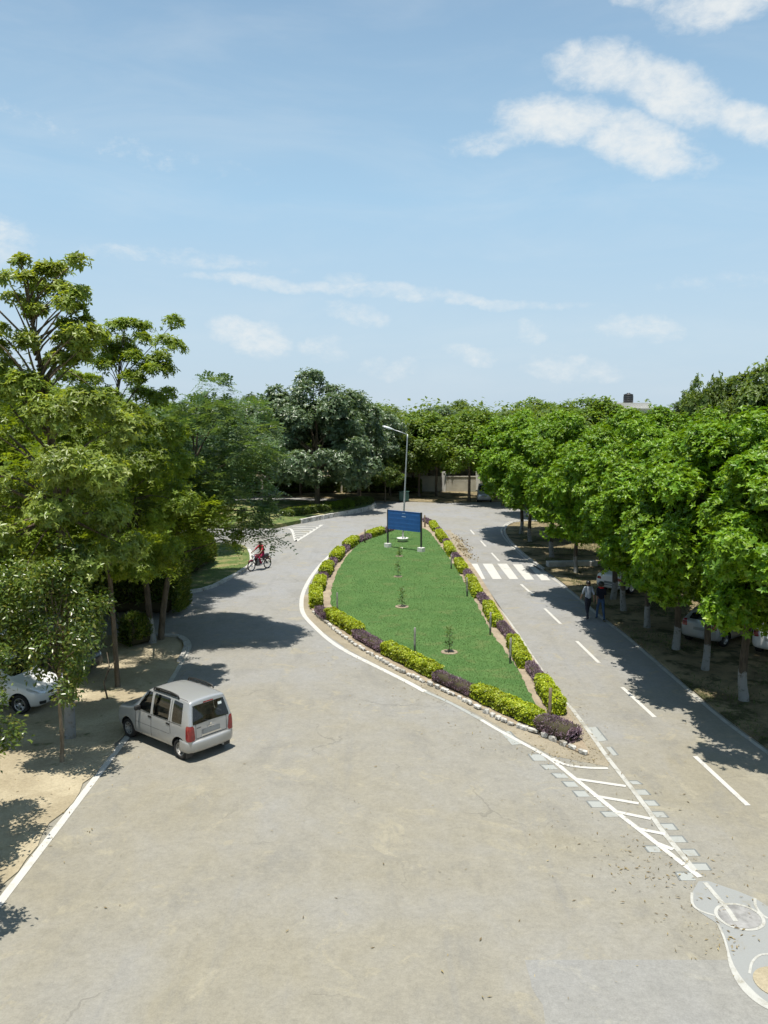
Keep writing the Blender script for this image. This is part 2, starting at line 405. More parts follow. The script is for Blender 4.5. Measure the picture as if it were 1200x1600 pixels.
L_FARY = leafmat('leaf_far_yellow', (0.090, 0.165, 0.014), (0.150, 0.235, 0.022), (0.21, 0.27, 0.04), 0.45, 0.36)
L_GOLD = leafmat('leaf_golden', (0.175, 0.250, 0.008), (0.36, 0.42, 0.014), (0.48, 0.50, 0.04), 0.45, 0.30)
L_PURP = leafmat('leaf_purple', (0.150, 0.098, 0.125), (0.28, 0.200, 0.245), (0.40, 0.32, 0.34), 0.55, 0.2, 0.3, (1.2, .8, 1.0))
L_GRASS = leafmat('grass_blade', (0.068, 0.140, 0.036), (0.092, 0.168, 0.046), (0.15, 0.20, 0.07), 0.6, 0.3)
L_WEED = leafmat('weed_blade', (0.045, 0.085, 0.018), (0.085, 0.125, 0.03), (0.19, 0.17, 0.07), 0.6, 0.3)
L_DRY = leafmat('dry_leaf', (0.14, 0.10, 0.05), (0.27, 0.21, 0.10), (0.36, 0.29, 0.14), 0.7, 0.15, 0.2, (1.1, 1, .8))
M_CORE = plain('hedge_twigs', (0.060, 0.055, 0.030), 0.95, 0, .1)
# ------------------------------------------------------------------ the setting: ground, roads, verges
ROOTS = {}
g_ = []
S0, NG = 3000.0, 24
gx = [-S0, -900, -300, -150, -80, -40, 0, 40, 80, 150, 300, 900, S0]; gy = [-S0, -300, -60, 0, 60, 120, 200, 300, 500, 900, S0]
V = [(x, y, -0.012) for y in gy for x in gx]; nx = len(gx)
F = [(j * nx + i, j * nx + i + 1, (j + 1) * nx + i + 1, (j + 1) * nx + i) for j in range(len(gy) - 1) for i in range(nx - 1)]
tag(link('ground', mesh('ground', V, F), M_GRASSY), kind='structure')
road = sheet('road', [(-70, -12), (11.6, -12), (11.6, 66), (70, 66), (70, 90), (10, 90), (0, 91.2), (-14, 95.5), (-70, 96)], 0.0, M_ASPH, kind='structure')


def jig(pts, amp, step, seed):
    """resample a polyline finely and push it about: a worn edge"""
    r = random.Random(seed); out = []
    for a, b in zip(pts[:-1], pts[1:]):
        a, b = Vector(a[:2]), Vector(b[:2]); n = max(1, int((b - a).length / step))
        for k in range(n):
            p = a.lerp(b, k / n); d = (b - a).normalized(); out.append((p.x - d.y * r.uniform(-amp, amp), p.y + d.x * r.uniform(-amp, amp)))
    out.append(tuple(pts[-1][:2])); return out


# left verge (sandy parking strip ending in a rounded nose at the side road)
nose_px = [(264, 1062), (286, 1024), (290, 1010), (285, 1001), (272, 996), (246, 995)]
left_edge = [(-7.32, -12), (-7.32, 14.9), at2(192, 1152)]
nose = [tuple(p[:2]) for p in catmull([at2(u, v) for u, v in [(192, 1152)] + nose_px], 5)]
lv = jig(left_edge, 0.09, 0.5, 4)[:-1] + nose + [(-16, at(200, 990).y), (-45, at(200, 988).y), (-45, -12)]
verge_left = sheet('verge_left', lv, 0.03, M_SAND, 0.05, kind='structure')
# wedge of ground between the side roads further left
wd = [tuple(p[:2]) for p in catmull([at2(u, v) for u, v in [(250, 934), (320, 922), (360, 904), (388, 887), (393, 876), (388, 860), (372, 852), (330, 849)]], 5)]
wedge = sheet('verge_side', wd + [(-45, at(300, 849).y), (-45, at(250, 934).y)], 0.10, M_GRASSY, 0.12, kind='structure')
# far left planted island
fi = [tuple(p[:2]) for p in catmull([at2(u, v) for u, v in [(430, 826), (480, 816), (522, 808), (560, 801), (579, 796), (584, 792), (574, 789), (540, 787), (440, 786)]], 5)]
far_island = sheet('verge_far_island', fi + [(-40, at(440, 786).y), (-40, at(430, 826).y)], 0.30, M_GRASSY, 0.32, kind='structure')
# far verge in front of the boundary wall, right verge under the row of trees
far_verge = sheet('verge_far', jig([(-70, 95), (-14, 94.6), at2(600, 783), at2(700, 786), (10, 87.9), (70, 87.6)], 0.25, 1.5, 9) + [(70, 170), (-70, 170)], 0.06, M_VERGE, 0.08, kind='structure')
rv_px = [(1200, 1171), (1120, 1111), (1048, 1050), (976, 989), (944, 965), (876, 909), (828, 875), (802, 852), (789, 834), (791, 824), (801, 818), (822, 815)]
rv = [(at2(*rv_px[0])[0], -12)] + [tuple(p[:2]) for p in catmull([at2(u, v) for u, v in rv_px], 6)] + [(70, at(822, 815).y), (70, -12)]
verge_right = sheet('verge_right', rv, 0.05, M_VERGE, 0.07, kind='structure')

# central island: planting bed, lawn
bed_px = [(606, 824), (575, 829), (545, 845), (522, 866), (501, 893), (488, 925), (486, 946), (493, 960), (547, 1002), (602, 1035), (635, 1053), (710, 1087), (785, 1126), (835, 1144),
          (916, 1181), (908, 1155), (886, 1112), (853, 1060), (820, 1010), (786, 960), (752, 905), (731, 875), (709, 850), (688, 826), (668, 816), (640, 817)]
bed = [tuple(p[:2]) for p in catmull([at2(u, v) for u, v in bed_px], 5, True)]
island = sheet('planting_bed', bed, 0.05, M_BED, 0.07, kind='structure')
lawn_px = [(610, 830), (578, 838), (550, 862), (532, 886), (520, 916), (517, 938), (522, 955), (560, 984), (606, 1008), (660, 1036), (702, 1056), (745, 1078), (800, 1096), (838, 1110),
           (822, 1076), (798, 1033), (764, 984), (739, 935), (710, 886), (686, 852), (666, 829), (640, 826)]
lawn_poly = [tuple(p[:2]) for p in catmull([at2(u, v) for u, v in lawn_px], 5, True)]
lawn_poly = jig(lawn_poly + lawn_poly[:1], .05, .25, 14)[:-1]
lawn = sheet('lawn', lawn_poly, 0.085, M_LAWN, 0.06, kind='structure')
# the dusty, litter strewn margin between hedge and painted line is a thin film of soil
dm = [at2(u, v) for u, v in [(474, 930), (474, 958), (492, 979), (545, 1016), (588, 1038), (632, 1060), (690, 1089), (755, 1121), (815, 1156), (862, 1181), (950, 1198), (955, 1190), (918, 1138), (876, 1086), (836, 1030), (796, 970), (744, 904), (722, 872),
                            (752, 905), (786, 960), (820, 1010), (853, 1060), (886, 1112), (908, 1155), (916, 1181), (835, 1146), (785, 1128), (710, 1089), (635, 1055), (602, 1037), (547, 1004), (493, 962), (486, 948), (486, 928)]]
sheet('soil_film', dm, 0.004, M_FILM, kind='structure', parent=road)


def poly_inside(P, x, y):
    P = np.asarray(P); ins = np.zeros(len(x), bool); j = len(P) - 1
    for i in range(len(P)):
        c = ((P[i, 1] > y) != (P[j, 1] > y)) & (x < (P[j, 0] - P[i, 0]) * (y - P[i, 1]) / (P[j, 1] - P[i, 1] + 1e-12) + P[i, 0])
        ins ^= c; j = i
    return ins


# ------------------------------------------------------------------ painted markings (children of the road)
ZM = 0.009


def pline(px, per=6): return [p[:2] for p in catmull([at2(u, v) for u, v in px], per)]


strip('edge_line', [(-7.12, -10), (-7.12, 8), (-7.13, 14.9), at2(200, 1150)], 0.17, ZM, M_WHITE, road)
strip('edge_line', pline([(262, 1070), (268, 1062), (290, 1024), (296, 1010), (291, 999), (276, 992), (246, 991)]), 0.16, ZM, M_WORN, road)
strip('edge_line', pline([(606, 827), (570, 835), (533, 855), (512, 871), (490, 896), (475, 923), (471, 944), (475, 961), (491, 979), (514, 1000), (543, 1019), (585, 1040), (631, 1063), (664, 1081)]), 0.20, ZM, M_WHITE, road)
strip('edge_line', pline([(664, 1081), (685, 1090), (710, 1102), (752, 1125)]), 0.13, ZM, M_OLD, road)
strip('edge_line', pline([(752, 1125), (777, 1140), (814, 1160), (858, 1185), (896, 1215), (958, 1265), (1008, 1304), (1054, 1340), (1094, 1371)]), 0.13, ZM, M_WHITE, road)
strip('edge_line', pline([(722, 868), (744, 904), (796, 972), (836, 1032), (876, 1088), (894, 1108)]), 0.11, ZM, M_WORN, road)
strip('edge_line', pline([(894, 1108), (925, 1150), (950, 1185), (975, 1217), (1008, 1260), (1033, 1296), (1058, 1327), (1086, 1361)]), 0.12, ZM + .0015, M_WORN, road)
strip('edge_line', pline([(812, 812), (796, 816), (786, 823), (784, 833), (797, 851), (828, 879), (876, 913), (944, 969), (976, 993), (1048, 1055), (1120, 1117), (1200, 1177)]) + [(11.25 - .9, 10), (11.25 - .9, -8)], 0.13, ZM, M_WORN, road)
for a, b in [((896, 1217), (978, 1229)), ((928, 1244), (998, 1256)), ((959, 1268), (1017, 1280)), ((994, 1295), (1040, 1304)), ((1026, 1318), (1052, 1328))]:
    strip('hatch_bar', [at2(*a), at2(*b)], 0.13, ZM + .003, M_WHITE, road)
strip('hatch_bar', pline([(862, 1185), (883, 1195), (917, 1200), (950, 1201)]), 0.12, ZM + .003, M_WHITE, road)
for s_ in [((731, 881), (746, 881), (758, 905), (744, 905)), ((754, 881), (769, 881), (784, 905), (770, 905)), ((777, 881), (792, 881), (810, 905), (796, 905)),
           ((801, 882), (815, 882), (835, 906), (821, 906)), ((825, 883), (838, 883), (860, 907), (846, 907))]:
    sheet('zebra_stripe', [at2(*p) for p in s_], ZM, M_WHITE, parent=road)
for a, b in [((735, 828), (741, 835)), ((751, 845), (759, 854)), ((768, 864), (780, 877)), ((814, 913), (833, 930)), ((851, 951), (876, 975)), ((901, 1002), (936, 1036)), ((972, 1074), (1023, 1121)), ((1086, 1182), (1169, 1259))]:
    strip('lane_dash', [at2(*a), at2(*b)], 0.13, ZM, M_WHITE, road)
# rectangles of earlier hatching, greyed over, dark-edged
z4 = lambda x, y: (830 + x / 4.0, 1060 + y / 4.0)
for k, (cx, cy, w_, h_) in enumerate([(40, 495, 95, 42), (112, 555, 90, 30), (180, 608, 88, 30), (245, 662, 85, 34), (312, 722, 88, 38), (402, 787, 92, 40), (490, 850, 96, 34), (760, 1068, 95, 40), (965, 1238, 110, 52),
                                      (650, 652, 70, 22), (695, 712, 80, 34), (752, 780, 80, 34), (805, 852, 84, 36), (862, 928, 90, 40), (920, 1006, 92, 40), (995, 1090, 96, 42), (1065, 1178, 100, 44)]):
    sk = 22
    q = [z4(cx - w_ / 2 - sk / 2, cy - h_ / 2), z4(cx + w_ / 2 - sk, cy - h_ / 2), z4(cx + w_ / 2 + sk / 2, cy + h_ / 2), z4(cx - w_ / 2 + sk, cy + h_ / 2)]
    c = Vector((sum(p[0] for p in q) / 4, sum(p[1] for p in q) / 4))
    sheet('painted_over_rectangle', [at2(*p) for p in q], 0.004 + .0012, M_OLD, parent=road)
    rim = q + [q[0]]
    ed = rim[0:3] if k >= 9 else [q[1], q[0], q[3]]
    strip('painted_over_edge', [at2(*p) for p in ed], 0.045, 0.0075, M_OLDE, road)
for q in [[(918, 1137), (932, 1136), (949, 1157), (935, 1159)], [(947, 1168), (955, 1167), (966, 1180), (958, 1181)], [(780, 1142), (797, 1143), (816, 1163), (800, 1164)]]:
    sheet('painted_over_rectangle', [at2(*p) for p in q], 0.0052, M_OLD, parent=road)
    strip('painted_over_edge', [at2(*p) for p in q[1:3]], 0.045, 0.0075, M_OLDE, road)
# gore hatching before the far island
strip('edge_line', pline([(440, 826), (455, 827), (462, 846)], 3), 0.22, ZM, M_WHITE, road)
strip('edge_line', [at2(462, 846), at2(480, 835), at2(503, 820)], 0.26, ZM, M_WHITE, road)
for k in range(7):
    v = 823 + k * 3.1; strip('gore_bar', [at2(457 + k * .6, v), at2(499 - k * 5.2, v)], 0.30, ZM, M_WORN, road)
strip('edge_line', pline([(386, 856), (395, 869), (395, 880), (386, 889)]), 0.30, ZM, M_WHITE, road)
# resurfaced rectangle and the grey concrete round the roundel at the lower right
sheet('asphalt_patch', jig([at2(u, v) for u, v in [(821, 1500), (828, 1530), (845, 1570), (858, 1640), (870, 1700)]], .03, .2, 3) + [(6.5, at(870, 1700).y), (6.5, at(1000, 1500).y)], 0.004, M_ASPH2, parent=road)
cz = lambda x, y: (1050 + x / 6.4, 1350 + y / 6.4)
cpx = [cz(*p) for p in [(265, 175), (205, 280), (200, 400), (270, 480), (440, 590), (520, 740), (560, 880), (600, 1020), (700, 1200), (840, 1345), (1000, 1450)]] + [(1290, 1590), (1290, 1440)] + [cz(*p) for p in [(960, 425), (830, 345), (650, 270), (360, 172)]]
apron = sheet('concrete_apron', [at2(*p) for p in cpx], 0.006, M_CONC, parent=road)
cc = at(*cz(675, 530))
ring = [(cc.x + .40 * math.cos(t), cc.y + .40 * math.sin(t)) for t in np.linspace(0, 2 * math.pi, 40)]
sheet('manhole_cover', [(cc.x + .36 * math.cos(t), cc.y + .36 * math.sin(t)) for t in np.linspace(0, 2 * math.pi, 33)[:-1]], 0.009, plain('manhole_cement', (0.25, 0.245, 0.235), .9, 0, .2, 0, .3, 3.0, .01), parent=road)
strip('roundel_line', ring, 0.06, 0.0115, M_WORN, road)
strip('roundel_line', [at2(*cz(*p)) for p in [(330, 190), (430, 310), (560, 460), (640, 580)]], 0.09, 0.0125, M_WORN, road)
strip('roundel_line', pline([cz(*p) for p in [(455, 600), (520, 740), (560, 880)]]), 0.04, 0.0105, M_WORN, road)
band = pline([cz(*p) for p in [(560, 880), (600, 1030), (700, 1200), (840, 1345), (1000, 1440)]] + [(1260, 1592)], 5)
strip('roundel_line', band, [0.03 + 0.13 * min(1, i / 12) for i in range(len(band))], 0.0105, M_WORN, road)
strip('roundel_line', pline([cz(*p) for p in [(775, 1100), (800, 990), (870, 920), (960, 905)]] + [(1230, 1492)]), 0.04, 0.0105, M_WORN, road)
strip('roundel_line', pline([cz(*p) for p in [(200, 290), (205, 400), (280, 470), (430, 520)]]), 0.05, 0.0105, M_WORN, road)
strip('roundel_line', pline([cz(*p) for p in [(830, 345), (835, 420), (890, 500), (960, 550)]]), 0.05, 0.0105, M_WORN, road)
pc = at(1219, 1537)
sheet('sand_disc', [(pc.x + .40 * math.cos(t), pc.y + .40 * math.sin(t)) for t in np.linspace(0, 2 * math.pi, 33)[:-1]], 0.02, M_SAND, 0.02, parent=road)

# kerbs: separate blocks along the far island and the side wedge


def kerb_run(parent, pts, blen, h, w, mat_, seed, z0=0.0):
    r = random.Random(seed); P = [Vector((p[0], p[1], 0)) for p in pts]; acc = []
    for a, b in zip(P[:-1], P[1:]): acc.append((b - a).length)
    tot = sum(acc); n = max(1, int(tot / blen)); meshes = []
    for k in range(3):
        mb = MB(); mb.box((0, 0, 0), (1, 1, 1), bev=.06); me = mesh('kerb_block', mb.V, mb.F)
        for v in me.vertices: v.co += Vector((r.uniform(-.04, .04), r.uniform(-.05, .05), r.uniform(-.04, .04)))
        me.materials.append(mat_); meshes.append(me)
    for k in range(n):
        s0 = (k + .5) * tot / n
        for a, b, l in zip(P[:-1], P[1:], acc):
            if s0 <= l: break
            s0 -= l
        p = a.lerp(b, min(1, s0 / l)); d = b - a
        o = link('kerb_block', meshes[k % 3], None, parent, (p.x, p.y, z0 + h / 2 - .01), math.atan2(d.y, d.x) + r.uniform(-.03, .03)); o.scale = (tot / n * .97, w, h * r.uniform(.93, 1.05))


kerb_run(far_island, fi[4:34], 1.5, 0.38, 0.3, M_KERBW, 2)
kerb_run(wedge, wd[3:26], 1.0, 0.16, 0.2, M_KERBW, 3)
kerb_run(verge_left, nose[8:], 0.8, 0.12, 0.16, M_CONCD, 5)
kerb_run(verge_right, [p for p in rv[34:66]], 1.2, 0.12, 0.15, M_CONCD, 6)

# ------------------------------------------------------------------ foliage machinery
UP = np.array([0, 0, 1.0])


def nrm(a): return a / (np.linalg.norm(a, axis=-1, keepdims=True) + 1e-9)


def leaf_quads(B, D, Nn, L, Wd, fold=0.25):
    """folded diamond leaves. B base, D direction, Nn up normal -> verts (n,4,3)"""
    L = np.asarray(L)[..., None]; Wd = np.asarray(Wd)[..., None]
    S = nrm(np.cross(D, Nn)); U = np.cross(S, D)
    mid = B + D * L * 0.45
    return np.stack([B, mid + S * Wd * .5 + U * Wd * fold, B + D * L, mid - S * Wd * .5 + U * Wd * fold], 1)


def quads_to_arrays(Q, tint):
    n = len(Q); V_ = Q.reshape(-1, 3); i = np.arange(n) * 4
    F_ = np.concatenate([np.stack([i, i + 1, i + 2], 1), np.stack([i, i + 2, i + 3], 1)])
    return V_, F_, np.concatenate([tint, tint])


def basis(N):
    a = np.where(np.abs(N[:, 2:3]) > .9, np.array([[1.0, 0, 0]]), np.array([[0, 0, 1.0]]))
    e1 = nrm(np.cross(N, a)); return e1, np.cross(N, e1)


def emit_whorl(P, N, r, n=7, L=(.17, .25), Wd=.085, beta=(60, 88), droop=.0):
    K = len(P); e1, e2 = basis(N); ph0 = r.uniform(0, 6.28, K); Q, T = [], []; tw = r.uniform(0, .8, K)
    for k in range(n):
        ph = ph0 + 6.283 * k / n + r.normal(0, .15, K); be = np.radians(r.uniform(*beta, K))
        d = N * np.cos(be)[:, None] + (e1 * np.cos(ph)[:, None] + e2 * np.sin(ph)[:, None]) * np.sin(be)[:, None]
        d = nrm(d - UP * droop); l = r.uniform(*L, K)
        Q.append(leaf_quads(P, d, N + UP * .05, l, l * (Wd / .21) * r.uniform(.85, 1.2, K))); T.append(np.clip(tw + r.uniform(-.05, .2, K), 0, 1))
    return np.concatenate(Q), np.concatenate(T)


def emit_leaf(P, N, r, L=.12, Wd=.06):
    K = len(P); d = nrm(r.normal(0, 1, (K, 3)) + N * .6 - UP * .25); nn = nrm(N + UP * .7 + r.normal(0, .45, (K, 3)))
    d = nrm(d - nn * (np.sum(d * nn, 1, keepdims=True)) * .8); l = L * r.uniform(.7, 1.3, K)
    return leaf_quads(P, d, nn, l, l * Wd / L, .15), r.uniform(0, 1, K)


def emit_spray(P, N, r, L=.5, pairs=7, ll=.085, lw=.034):
    """pinnate frond: leaflets both sides of an arching stalk"""
    K = len(P); d0 = nrm(N * np.array([1, 1, .35]) + r.normal(0, .5, (K, 3)) + UP * .1); s = nrm(np.cross(d0, UP + r.normal(0, .2, (K, 3)))); u = np.cross(s, d0); Q, T = [], []; tw = r.uniform(0, .8, K)
    Lk = L * r.uniform(.7, 1.25, K)[:, None]
    for i in range(pairs):
        f = (i + .8) / pairs; b = P + d0 * Lk * f - UP * Lk * .38 * f * f
        for sg in (-1, 1):
            d = nrm(s * sg + d0 * .45 - UP * .15 + r.normal(0, .12, (K, 3))); l = ll * (1 - .35 * abs(f - .45)) * r.uniform(.8, 1.2, K)
            Q.append(leaf_quads(b, d, u, l, l * lw / ll, .1)); T.append(np.clip(tw + r.uniform(-.1, .2, K), 0, 1))
    return np.concatenate(Q), np.concatenate(T)


def scatter(clumps, per, r, outward=.7, centre=None, flat=.75, up=.55):
    """points in a set of clumps (centre, radius), denser outside; returns positions and outward axes"""
    C_ = np.array([c for c, _ in clumps]); R_ = np.array([q for _, q in clumps]); w = R_ ** 2; w = w / w.sum()
    idx = r.choice(len(C_), int(per), p=w); u = nrm(r.normal(0, 1, (len(idx), 3)))
    if centre is not None: u = nrm(u + outward * nrm(C_[idx] - centre))
    rad = R_[idx] * r.uniform(.25, 1.0, len(idx)) ** .5 * np.where(r.random(len(idx)) < .22, r.uniform(1.0, 1.55, len(idx)), 1.0)
    P = C_[idx] + u * rad[:, None] * np.array([1, 1, flat])
    N = nrm(u * .7 + UP * up + r.normal(0, .28, (len(idx), 3))); return P, N


def dome(r, n, rx, rz, zc, clump, inner=.45, skirt=-.75, lump=.16):
    """clump centres through a lumpy ellipsoid"""
    out = []; ph = r.uniform(0, 6.28, 6)
    for k in range(n):
        z = r.uniform(skirt, 1); a = r.uniform(0, 6.283); q = math.sqrt(max(0, 1 - z * z)); rr = r.uniform(inner, 1.0) ** .6
        wob = 1 + lump * (math.sin(2 * a + ph[0] + z * 2) + math.sin(3 * a + ph[1] - 2 * z) * .8 + math.sin(5 * a + ph[2] + 3 * z) * .5)
        out.append((np.array([rx * rr * q * math.cos(a) * wob, rx * rr * q * math.sin(a) * wob, zc + rz * rr * z * (1 + .1 * math.sin(3 * a + ph[3]))]), clump * r.uniform(.7, 1.25)))
    return out


def limb(mb, a, b, r0, r1, r, sag=.15, n=4, seg=5):
    a, b = Vector(a), Vector(b); L = (b - a).length; pts, rad = [], []
    off = Vector(r.normal(0, 1, 3)) * L * .06
    for i in range(seg + 1):
        t = i / seg; p = a.lerp(b, t); p.z += math.sin(t * math.pi) * L * sag * (.5 - t * .2); p += off * math.sin(t * math.pi)
        pts.append(p); rad.append(r0 + (r1 - r0) * t)
    mb.tube(pts, rad, n, False)


def tree_mesh(kind, seed, H, rx, zb, leaves, clump, trunk_r, emit, lean=(0, 0), stem=False, nclump=60, inner=.45, flat=.75, limbs=16, custom=None, extra=None, skirt=-.75, lump=.16, up=.55):
    """returns (trunk mesh, crown mesh); zb = underside of the crown"""
    r = np.random.default_rng(seed); zc = (H + zb) / 2; rz = (H - zb) / 2 - clump * .55
    cl = custom(r) if custom else (extra or []) + dome(r, nclump, rx - clump * .7, rz, zc, clump, inner, skirt, lump)
    cen = np.array([lean[0] * .5, lean[1] * .5, zc - rz * .35])
    cl = [(c + np.array([lean[0], lean[1], 0]) * (c[2] / H), q) for c, q in cl]
    P, N = scatter(cl, leaves, r, .7, cen, flat, up); Q, T = emit(P, N, r)
    V_, F_, T_ = quads_to_arrays(Q, T); crown_me = fastmesh('crown', V_, F_, T_)
    mb = MB(); top = Vector((lean[0] * .75, lean[1] * .75, zc + rz * .35)) if not stem else Vector((cl[0][0][0], cl[0][0][1], cl[0][0][2] - .1)); hub = Vector((lean[0] * zb / H, lean[1] * zb / H, zb + .1 * (H - zb)))
    tp = [Vector((0, 0, -.1)), Vector((0, 0, .12)), Vector((lean[0] * .12 + r.normal(0, .04), lean[1] * .12 + r.normal(0, .04), zb * .45)), hub, hub.lerp(top, .5) + Vector((r.normal(0, .12), r.normal(0, .12), 0)), top]
    mb.tube(catmull(tp, 3), [trunk_r * q for q in np.interp(np.linspace(0, 1, 16), [0, .1, .25, .6, 1], [1.5, 1.12, 1.0, .72, .2] if not stem else [1.5, 1.1, 1.0, .8, .15])], 9, False)
    order = sorted(range(len(cl)), key=lambda i: r.random())[:limbs]
    for i in order:
        c = cl[i][0]; t = min(.95, max(0.0, (c[2] - hub.z) / (top.z - hub.z + 1e-6) * .6)) * r.uniform(.5, 1.0)
        if stem: t = min(.97, max(0.0, (c[2] - .55 * math.hypot(c[0], c[1]) - .7 - hub.z) / (top.z - hub.z)))
        limb(mb, hub.lerp(top, t), c, trunk_r * (.5 - .25 * t) * (.7 if stem else 1), trunk_r * .08, r)
    tm = mesh('trunk', mb.V, mb.F, True); return tm, crown_me


def tree(name, loc, meshes, mats, label, cat='tree', group=None, rz=0.0, sc=1.0):
    e = empty(name, loc, rz, label, cat, group); e.scale = sc if hasattr(sc, '__len__') else (sc,) * 3
    for nm, me, m_ in zip(('trunk', 'crown'), meshes, mats):
        o = link(nm, me, None, e)
        if not me.materials: me.materials.append(m_)
        if me.materials[0] != m_:
            o.material_slots[0].link = 'OBJECT'; o.material_slots[0].material = m_
    return e
# ------------------------------------------------------------------ trees
whorl = lambda P, N, r: emit_whorl(P, N, r, 5, (.11, .18), .105, (50, 88), .08)
palm = lambda P, N, r: emit_whorl(P, N, r, 5, (.10, .20), .080, (50, 105), .25)
palm_s = lambda P, N, r: emit_whorl(P, N, r, 5, (.09, .17), .080, (50, 100), .2)
fine = lambda P, N, r: emit_spray(P, N, r, .52, 5, .165, .072)
gloss = lambda P, N, r: emit_leaf(P, N, r, .13, .062)
greyl = lambda P, N, r: emit_whorl(P, N, r, 4, (.22, .36), .12, (45, 95), .1)
farl = lambda P, N, r: emit_leaf(P, N, r, .36, .20)

# row along the right-hand road
ROWM = [tree_mesh('row', 11 + k, 9.05, 3.3, 1.9, 20500, .66, .15, whorl, nclump=125, inner=.6, limbs=16, lump=.10, skirt=-.75) for k in range(3)]
row_px = [(1162, 1094), (1102, 1046), (1056, 1014), (1011, 980), (974, 954), (958, 936), (900, 894), (862, 870), (828, 846), (814, 834)]
row_txt = ['nearest to the viewer', 'second nearest', 'third nearest', 'fourth nearest', 'fifth nearest, beside the two walkers', 'sixth nearest, in front of the white sedan', 'seventh nearest, beyond the white sedan',
           'eighth nearest', 'ninth nearest', 'last, where the road bends']
rr = random.Random(5)
for k, (u, v) in enumerate(row_px):
    p = at(u, v, 0.05)
    tree('roadside_tree', p, ROWM[k % 3], (M_BARKW, L_ROW), 'bright green roadside tree, whitewashed trunk, right row, ' + row_txt[k], group='trees in the right roadside row',
         rz=rr.uniform(0, 6.28), sc=(rr.uniform(.88, 1.08), rr.uniform(.88, 1.08), rr.uniform(.90, .98)))
p = Vector((11.6, 22.6, .05)); tree('roadside_tree', p, ROWM[1], (M_BARKW, L_ROW), 'bright green tree crown filling the right edge of the picture', group='trees in the right roadside row', rz=1.1, sc=(1, 1, .97))
for k, (x, y, s) in enumerate([(18.2, 33.0, 1.0), (18.0, 39.5, 1.0), (18.2, 46.0, 1.0), (17.4, 53.0, 1.0), (16.8, 60.0, 1.0), (19.5, 27.0, .96), (26, 37, 1.0), (25.5, 45, 1.02), (25, 53, 1.0)]):  # rows added behind the cars for density and darkness under the canopy
    tree('parking_shade_tree', (x, y, .05), ROWM[(k + 1) % 3], (M_BARKW, L_ROW), 'green tree added for shade behind the parked cars, %s of nine counted from the right' % ORD[k], group='trees added for shade behind the cars on the right', rz=k * 1.7, sc=s)


# tall open tree at the left edge
def tall_clumps(r):
    out = []
    for (x, y, z, q) in [(-.9, .2, 13.0, .55), (-.6, .0, 12.5, .6), (-1.2, .1, 12.0, .6), (-.5, .3, 11.7, .65), (.25, .1, 12.75, .5), (.45, -.1, 12.2, .5), (.7, 0, 11.9, .4), (-1.5, -.2, 11.1, .7), (-.6, -.3, 10.9, .7), (.5, .1, 11.3, .6), (1.1, .1, 11.4, .5), (1.45, -.1, 11.1, .45),
                        (.2, .1, 10.4, .7), (1.0, .2, 10.5, .55), (-1.8, .3, 10.0, .8), (-.8, -.2, 9.6, .8), (-2.3, .3, 8.9, .8), (-1.5, -.8, 8.6, .8), (.1, -.4, 8.9, .8), (.9, -.3, 9.2, .75), (1.5, .4, 8.6, .7), (-2.6, -.4, 7.6, .8), (-1.4, -1.0, 7.4, .8), (.5, -.9, 7.7, .8), (1.4, -.6, 7.5, .75),
                        (-2.2, .5, 6.5, .8), (.2, -.9, 6.6, .75), (1.2, .3, 6.3, .7), (-1.2, -1.1, 6.0, .75), (.3, .9, 7.2, .9), (-1.0, 1.0, 6.8, .9), (-1.9, -.9, 5.5, .7), (-.6, -.9, 5.0, .7), (.8, -.7, 5.2, .7), (-2.4, .2, 4.9, .7), (1.5, .5, 5.4, .7)]:
        out.append((np.array([x, y, z]), q))
    out = [(c * np.array([.82 if c[2] > 9.2 else 1.0, 1, 1]), q) for c, q in out]
    return [(c, q * (.5 if c[2] > 9.8 else .95)) for c, q in out] + [(c + r.normal(0, 1, 3) * np.array([.42, .4, .36]), .30) for c, q in out if c[2] > 9.2 for _ in range(2)]


TALLM = tree_mesh('tall', 21, 13.2, 2.5, 5.5, 11000, .6, .15, palm, custom=tall_clumps, limbs=70, lean=(-.1, 0), stem=True, flat=.75)
pt = at(110, 1152, .03)
tree('tall_tree', pt, TALLM, (M_BARKPW, L_PALM), 'tallest tree at the left edge, open yellow-green crown rising above the skyline', 'tree')


def open_clumps(r):
    out = []
    for (x, y, z, q) in [(1.3, 0, 12.2, .5), (1.9, .1, 11.7, .6), (1.3, .2, 11.3, .7), (2.3, 0, 11.0, .5), (.6, -.1, 11.0, .7), (1.6, -.3, 10.4, .8), (-.3, .2, 10.3, .8), (.6, -.5, 9.8, .9), (2.2, .2, 9.7, .8), (-1.2, -.2, 9.4, .8), (1.4, -.6, 8.9, .9), (2.7, -.2, 8.6, .8),
                        (-.6, -.7, 8.6, .9), (.4, -.8, 8.0, .8), (2.0, -.8, 7.7, .8), (3.0, .2, 7.6, .7), (-1.6, .2, 8.0, .8), (1.0, .7, 7.4, .9), (2.3, .8, 6.7, .8), (-1.2, -.6, 7.0, .8), (.6, -.6, 6.6, .7), (3.2, -.4, 6.4, .7), (2.2, -.4, 5.9, .7), (-.4, .4, 5.7, .7), (.9, -.7, 5.2, .75), (2.2, .3, 4.8, .75), (-.6, -.6, 4.7, .7), (1.5, -.5, 4.3, .65), (.3, .3, 4.1, .6)]:
        out.append((np.array([x, y, z]), q))
    return [(c * np.array([.78, 1, .97]), q * (.5 if c[2] > 9.0 else .9)) for c, q in out] + [(c * np.array([.78, 1, .97]) + r.normal(0, 1, 3) * np.array([.45, .4, .35]), .34) for c, q in out if c[2] > 8.6 for _ in range(3)]


